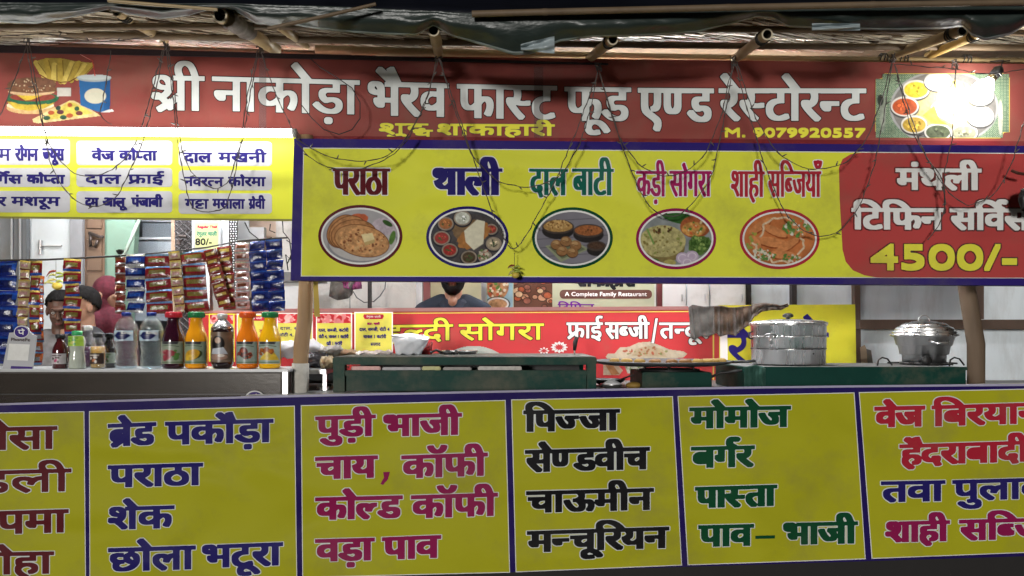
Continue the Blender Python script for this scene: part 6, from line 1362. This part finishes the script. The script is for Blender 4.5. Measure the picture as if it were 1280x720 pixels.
SL_ = [("string from the tube end to the middle rafter, upper loop", [(370, 172), (385, 184), (415, 198), (450, 202), (480, 198), (503, 180), (530, 135), (548, 74)]),
 ("string from the tube end to the middle rafter, lower loop", [(371, 178), (390, 200), (420, 213), (455, 211), (490, 195), (510, 175), (535, 120), (546, 74)]),
 ("string dipping to the lemon charm under the middle rafter", [(549, 74), (575, 150), (600, 222), (625, 292), (641, 316), (655, 300), (690, 235), (720, 165), (748, 90)]),
 ("string with a shallow dip over the second and third dish", [(550, 74), (565, 130), (590, 195), (620, 227), (660, 236), (700, 222), (725, 180), (740, 130), (747, 90)]),
 ("string dipping to the fourth round dish picture", [(749, 90), (760, 130), (780, 190), (800, 240), (820, 268), (848, 272), (870, 250), (890, 220), (903, 160), (917, 80)]),
 ("string with a shallow dip over the magenta word", [(750, 92), (775, 175), (800, 208), (830, 222), (862, 214), (885, 188), (903, 140), (916, 80)]),
 ("string dipping across the fifth round dish picture", [(919, 80), (935, 140), (955, 205), (978, 262), (1002, 288), (1025, 297), (1050, 290), (1075, 258), (1092, 210), (1104, 150), (1115, 80)]),
 ("string with a shallow dip left of the red tiffin panel", [(921, 80), (945, 150), (970, 190), (1000, 210), (1030, 212), (1060, 203), (1085, 172), (1104, 120), (1114, 80)]),
 ("string crossing the thali picture and the red tiffin panel", [(1118, 80), (1135, 135), (1152, 185), (1172, 222), (1190, 246), (1210, 257)]),
 ("string rising to the right edge over the red tiffin panel", [(1210, 257), (1235, 250), (1252, 232), (1266, 200), (1276, 165), (1290, 120)]),
 ("string hanging straight down past the bright bulb", [(1195, 84), (1193, 130), (1191, 172), (1180, 215), (1182, 262), (1172, 285), (1160, 300)]),
 ("string hanging from the beam beside the bulb string", [(1119, 82), (1128, 120), (1138, 160), (1160, 200), (1178, 222), (1181, 250), (1180, 268)]),
 ("string crossing the burger picture to the left edge", [(34, 52), (24, 85), (12, 115), (0, 145), (-20, 180)]),
 ("string from the left knot looping under the left menu board", [(36, 52), (43, 95), (52, 140), (57, 175), (63, 205), (78, 235), (100, 256), (125, 259), (148, 245), (163, 212), (178, 180), (192, 125), (205, 62)]),
 ("string from the left knot looping between the dish boxes", [(33, 52), (38, 90), (48, 135), (60, 178), (75, 202), (100, 222), (130, 218), (152, 205), (172, 175), (190, 115), (203, 62)]),
 ("string from the second rafter looping over the right dish boxes", [(210, 62), (216, 100), (222, 160), (232, 205), (250, 228), (272, 239), (286, 228), (296, 196), (305, 170), (312, 120), (324, 64)]),
 ("string from the second rafter to the foot of the left menu board", [(208, 62), (217, 130), (222, 178), (230, 225), (240, 262), (262, 266), (282, 262), (292, 225), (301, 180), (309, 120), (322, 64)]),
 ("string from the third rafter to the tube end", [(326, 64), (338, 100), (352, 135), (365, 160), (372, 176)]),
 ("string lying along the beam at the left", [(-20, 46), (20, 44), (60, 42), (95, 50), (125, 52), (160, 50), (190, 45)]),
 ("string along the top of the thali picture to the bulb", [(1118, 80), (1160, 84), (1195, 86), (1225, 93), (1262, 90), (1300, 82)]),
 ("short string hanging over the drink cup print", [(138, 64), (136, 85), (131, 105), (130, 125), (122, 140), (128, 150), (140, 156)])]
for k, (lab, pts) in enumerate(SL_): string(lab, pts, 3.04 if k < 12 or k == 19 else 3.10, seed=k+2)
q = MB(); q.tube([W(x, y, 3.2) for x, y in ((388, 73), (400, 84), (420, 96), (440, 110), (450, 128), (450, 148), (440, 162), (424, 168), (405, 162), (390, 148), (376, 130))], .0022, 6); single('ring_cable', 'black cable curving in a ring over the third header word', 'cable', q.build('ring_cable', mat('black_cord'), None, True))
for k, (x, y) in enumerate(((32, 47), (208, 58), (325, 60), (548, 70), (748, 84), (918, 76), (1116, 73), (1194, 80))):
    q = MB(); r = random.Random(k)
    for j in range(5): a = [(x + r.uniform(-5, 5), y + r.uniform(-7, 7)) for _ in range(5)]; q.tube([W(u, v_, 3.27 - r.uniform(0, .05)) for u, v_ in a], .0022, 5)
    single('wire_knot', ('tangled wire knot at the left rafter end', 'tangled wire knot under the second rafter', 'tangled wire knot under the plastic-wrapped rafter', 'tangled wire knot under the middle rafter', 'tangled wire knot on the beam over the header word food', 'tangled wire knot under the rafter over the restaurant word', 'tangled wire knot at the left corner of the thali picture', 'tangled wire knot over the middle of the thali picture')[k], 'wire knot', q.build('wire_knot', mat('fairy_wire')), 'wire knots along the beam')
bag('cable_bundle', 'dark cable bundle at the right edge of the red tiffin panel', [(1276, 238), (1273, 248), (1277, 262)], [(1296, 232), (1300, 248), (1296, 265)], 3.02, .02, mat('black_plastic'), 'cable bundle', 3)
q = MB(); q.tube([W(1264, 213, 3.06), W(1271, 216, 3.05), W(1282, 218, 3.05)], .006, 8); single('brown_clip', 'brown clip on the string at the right edge', 'clip', q.build('brown_clip', mat('clip_brown', (.08, .03, .02), rough=.4)))
# ---------------------------------------------------------------- people
def caps(bm_v, bm_f, a, b, ra, rb, n=14, rows=8):
    a = np.array(a, float); b = np.array(b, float); d = b-a; L = np.linalg.norm(d) or 1e-6; d = d/L; u = np.cross(d, [0, 0, 1.] if abs(d[2]) < .9 else [1., 0, 0]); u /= np.linalg.norm(u); v = np.cross(d, u); base = len(bm_v)
    prof = [(-ra*math.cos(t), ra*math.sin(t)) for t in np.linspace(.12, PI/2, 5)] + [(L + rb*math.sin(t), rb*math.cos(t)) for t in np.linspace(0, PI/2-.12, 5)]
    for s, r in prof:
        for j in range(n): t = 2*PI*j/n; bm_v.append(tuple(a + d*s + r*(math.cos(t)*u + math.sin(t)*v)))
    for i in range(len(prof)-1):
        for j in range(n): bm_f.append((base+i*n+j, base+i*n+(j+1) % n, base+(i+1)*n+(j+1) % n, base+(i+1)*n+j))
    bm_f.append(tuple(base+j for j in range(n))[::-1]); bm_f.append(tuple(base+(len(prof)-1)*n+j for j in range(n)))
class Body:
    def __init__(s): s.v = []; s.f = []
    def cap(s, a, b, ra, rb): caps(s.v, s.f, a, b, ra, rb); return s
    def ell(s, c, r):
        q = MB(); q.ball(c, 1, 16, sc=r); n = len(s.v); s.v += q.v; s.f += [tuple(i+n for i in f) for f in q.f]; return s
    def build(s, name, m, parent, T, vox=.007, sm=4):
        v = [T(p) for p in s.v]; o = raw(name, v, s.f, m, parent, True)
        r = o.modifiers.new('remesh', 'REMESH'); r.mode = 'VOXEL'; r.voxel_size = vox; r.use_smooth_shade = True
        q = o.modifiers.new('smooth', 'SMOOTH'); q.factor = .5; q.iterations = sm
        return o
def person(label, head, yaw, skin, shirt, hairm, beard=False, scarf=None, tilt=0.0, collar=False, sh=.20, arms=True, down=0.0):
    hx, hy, hz = head; floor = .10; t = thing('person', label, 'person', (hx, hy, floor)); cy_, sy_ = math.cos(yaw), math.sin(yaw)
    def TB(p): x, y, z = p; return (hx + x*cy_ - y*sy_, hy + x*sy_ + y*cy_, z)
    ct, st_ = math.cos(tilt), math.sin(tilt)
    def TH(p):
        x, y, z = p; y, z = y*ct - z*st_, y*st_ + z*ct; return TB((x, y, z + hz))
    nz = hz - .185; Hs = nz                      # shoulder line
    B = Body()                                  # bare skin: head, neck, arms, hands in one surface
    hb = lambda p: (p[0], p[1]*ct - p[2]*st_, hz + p[1]*st_ + p[2]*ct)
    for c, r in (((0, .012, .030), (.074, .093, .088)), ((0, -.018, -.030), (.062, .074, .075)), ((0, -.036, -.078), (.044, .046, .036)), ((0, -.084, .028), (.050, .016, .013)), ((.026, -.074, -.020), (.024, .02, .018)), ((-.026, -.074, -.020), (.024, .02, .018)),
                 ((0, -.098, -.012), (.009, .012, .026)), ((0, -.104, -.030), (.017, .014, .010)), ((.077, .008, -.010), (.010, .018, .031)), ((-.077, .008, -.010), (.010, .018, .031)), ((0, -.086, -.058), (.022, .012, .007)), ((0, -.084, -.069), (.020, .011, .007))): B.ell(hb(c), r)
    B.cap((0, .018, hz-.055), (0, .02, nz+.02), .052, .058)
    B.cap((-.10, .02, nz+.0), (.10, .02, nz+.0), .052, .052)
    if collar: B.ell((0, -.034, nz+.012), (.030, .040, .040))
    for s in (-1, 1):
        S_ = (s*sh*.86, .02, nz-.045); E_ = (s*(sh+.035), .0, nz-.33); H_w = (s*(sh-.04), -.20, nz-.43)
        B.cap((s*.08, .02, nz-.02), S_, .045, .050); B.cap(S_, E_, .046, .037); B.cap(E_, H_w, .037, .025)
        pm = (s*(sh-.055), -.255, nz-.45); B.cap(H_w, pm, .026, .033)
        for k, (dx, L) in enumerate(((-.028, .062), (-.010, .072), (.009, .068), (.026, .054))):
            f0 = (pm[0]+dx, pm[1]-.022, pm[2]); f1 = (f0[0]+dx*.15, f0[1]-L*.5, f0[2]-.006); f2 = (f1[0], f1[1]-L*.4, f1[2]-.022); B.cap(f0, f1, .0095, .0088); B.cap(f1, f2, .0088, .0075)
        th0 = (pm[0]-s*.022, pm[1]+.015, pm[2]); th1 = (th0[0]-s*.030, th0[1]-.032, th0[2]-.006); B.cap(th0, th1, .012, .010); B.cap(th1, (th1[0]-s*.006, th1[1]-.024, th1[2]-.012), .010, .008)
    for s in (-1, 1): B.cap((s*.09, .02, floor+.85 if False else nz-.60), (s*.10, .03, floor+.08), .07, .045)
    B.build('body', skin, t, TB, .006, 3)
    C = Body()                                  # shirt: follows chest, shoulders and upper arms
    for z, rx, ry in ((-.06, sh*.80, .095), (-.14, sh*.86, .115), (-.26, sh*.82, .115), (-.38, sh*.76, .11), (-.50, sh*.78, .115), (-.58, sh*.80, .12)): C.ell((0, .02, nz+z), (rx, ry, .11))
    for s in (-1, 1):
        S_ = (s*sh*.88, .02, nz-.05); E_ = (s*(sh+.025), .005, nz-.26); C.cap((s*.075, .025, nz+.008), S_, .062, .070); C.cap(S_, E_, .068, .056)
    C.build('shirt', shirt, t, TB, .008, 6)
    T_ = Body()
    for s in (-1, 1): T_.cap((s*.085, .02, nz-.62), (s*.10, .03, floor+.06), .098, .062); T_.cap((s*.10, .03, floor+.035), (s*.11, -.10, floor+.03), .040, .034)
    T_.build('trousers', mat('dark_trousers', (.02, .022, .03), rough=.85), t, TB, .010, 4)
    if collar:
        for s in (-1, 1):
            P = [(s*.052, .045, nz+.050), (s*.064, .0, nz+.045), (s*.050, -.050, nz+.018), (s*.018, -.088, nz-.030), (s*.052, -.100, nz-.036), (s*.082, -.06, nz+.004), (s*.088, .0, nz+.022), (s*.072, .05, nz+.034)]
            o = raw('collar', [TB(p) for p in P], [(0, 1, 6, 7), (1, 2, 5, 6), (2, 3, 4, 5)], shirt, t); md = o.modifiers.new('thickness', 'SOLIDIFY'); md.thickness = .004; md.offset = 1
        for k in range(3): q = MB(); q.ball(TB((0, -.108 - .004*k, nz-.07-.05*k)), .005, 8); q.build('button', mat('black_plastic'), t, True)
    def shell(name, m, cut, sc, noise=.003, seed=0, cz=.0):
        """a close cap over part of the head"""
        r = random.Random(seed); v = []; f = []; nu, nv = 44, 30; keep = {}
        for j in range(nv+1):
            ph = PI*j/nv
            for i in range(nu):
                th = 2*PI*i/nu; d = np.array([math.sin(ph)*math.sin(th), -math.sin(ph)*math.cos(th), math.cos(ph)])
                best = 0
                for c, rr in (((0, .012, .030), (.074, .093, .088)), ((0, -.018, -.030), (.062, .074, .075)), ((0, -.036, -.078), (.044, .046, .036))):
                    c = np.array(c); rr = np.array(rr); A = ((d/rr)**2).sum(); Bq = -2*(d*c/rr**2).sum(); Cq = ((c/rr)**2).sum()-1; D = Bq*Bq-4*A*Cq
                    if D > 0: best = max(best, (-Bq + math.sqrt(D))/(2*A))
                p = d*(best*sc + .003 + r.uniform(0, noise)); v.append(p)
        ok = [cut(p) for p in v]
        for j in range(nv):
            for i in range(nu):
                q4 = (j*nu+i, j*nu+(i+1) % nu, (j+1)*nu+(i+1) % nu, (j+1)*nu+i)
                if sum(ok[k] for k in q4) >= 3: f.append(q4)
        if not f: return
        o = raw(name, [TH(tuple(p)) for p in v], f, m, t, True); md = o.modifiers.new('thickness', 'SOLIDIFY'); md.thickness = .005; md.offset = -1
    hair_cut = lambda p: p[2] > .068 - max(0, p[1]+.03)*.95 and not (p[1] < -.06 and p[2] < .075) and not (abs(p[0]) > .055 and p[1] < -.02 and p[2] < .03)
    if not scarf: shell('hair', hairm, hair_cut, 1.035, .007, 3)
    if beard:
        shell('beard', hairm, lambda p: p[2] < -.035 and p[1] < .01 and not (abs(p[0]) < .026 and -.072 < p[2] < -.035 and p[1] < -.06) or (p[2] < -.0 and -.03 < p[1] < .0 and abs(p[0]) > .05), 1.06, .005, 5)
        q = MB(); q.tube([TH(p) for p in ((-.030, -.092, -.064), (-.018, -.102, -.050), (0, -.107, -.047), (.018, -.102, -.050), (.030, -.092, -.064))], [.004, .0065, .0065, .0065, .004], 8); q.build('moustache', hairm, t, True)
    q = MB(); q.tube([TH(p) for p in ((-.020, -.094, -.0605), (-.008, -.101, -.059), (0, -.100, -.060), (.008, -.101, -.059), (.020, -.094, -.0605))], [.002, .004, .0035, .004, .002], 8); q.tube([TH(p) for p in ((-.018, -.093, -.064), (0, -.099, -.067), (.018, -.093, -.064))], [.002, .0048, .002], 8); q.build('lips', mat('lips', (.20, .06, .05), rough=.4), t, True)
    for s in (-1, 1):
        q = MB(); q.ball(TH((s*.029, -.078, .006)), .0115, 12); q.build('eye', mat('eye_white', (.6, .58, .55), rough=.2), t, True)
        q = MB(); q.ball(TH((s*.029, -.0865, .005)), .0048, 10); q.build('iris', mat('iris_dark', (.02, .012, .01), rough=.1), t, True)
        q = MB(); q.tube([TH(p) for p in ((s*.012, -.094, .026), (s*.030, -.093, .032), (s*.048, -.080, .026))], [.003, .0038, .002], 6); q.build('eyebrow', hairm, t, True)
        q = MB(); q.tube([TH(p) for p in ((s*.016, -.087, .012), (s*.030, -.0905, .0155), (s*.043, -.082, .010))], [.0016, .0028, .0016], 6); q.build('eyelid', skin, t, True)
    if scarf:
        S2 = Body(); S2.ell(hb((0, .022, .022)), (.087, .104, .107)); S2.ell(hb((0, .03, -.06)), (.088, .085, .10)); S2.cap((-.13, .03, nz-.02), (.13, .03, nz-.02), .085, .085); S2.cap((0, -.02, nz-.02), (.04, -.05, nz-.25), .13, .10)
        S2.build('head_scarf', scarf, t, TB, .009, 6)
    return t
SK1 = mat('skin_brown', (.30, .155, .095), rough=.45, vary=.15, scale=30, bump=.0008, bscale=200); SK2 = mat('skin_tan', (.33, .185, .12), rough=.45, vary=.12, scale=30, bump=.0008, bscale=200); SK3 = mat('skin_dark', (.13, .065, .045), rough=.5, vary=.15, scale=30)
HR = mat('black_hair', (.010, .009, .009), rough=.85, vary=.5, scale=90, bump=.005, bscale=140, stretch=(1, 1, .3), spec=.15)
person('bearded man in a dark navy polo shirt standing behind the red counter banner', W(566.5, 343.5, 4.62), 0.0, SK1, mat('navy_shirt', (.010, .018, .032), rough=.8, vary=.3, bump=.003, bscale=30), HR, beard=True, collar=True, sh=.205, tilt=-.05)
person('young man in profile with short hair bending behind the hanging banded strip', W(103, 384, 4.62), math.radians(-36), SK2, mat('black_shirt', (.02, .02, .024), rough=.8, vary=.3), HR, tilt=.25)
person('dark-haired man in a grey checked shirt left of the hanging banded strip', W(76, 388, 4.75), math.radians(22), SK3, mat('checked_shirt', (.22, .22, .23), rough=.8, vary=.6, scale=26), HR, tilt=.3)
person('woman with a maroon patterned head scarf by the brown door', W(138, 368, 4.95), math.radians(75), SK2, mat('dark_kurta', (.05, .02, .03), rough=.8), HR, scarf=mat('maroon_scarf', (.085, .010, .020), rough=.9, vary=.8, scale=55, bump=.006, bscale=18), sh=.17)
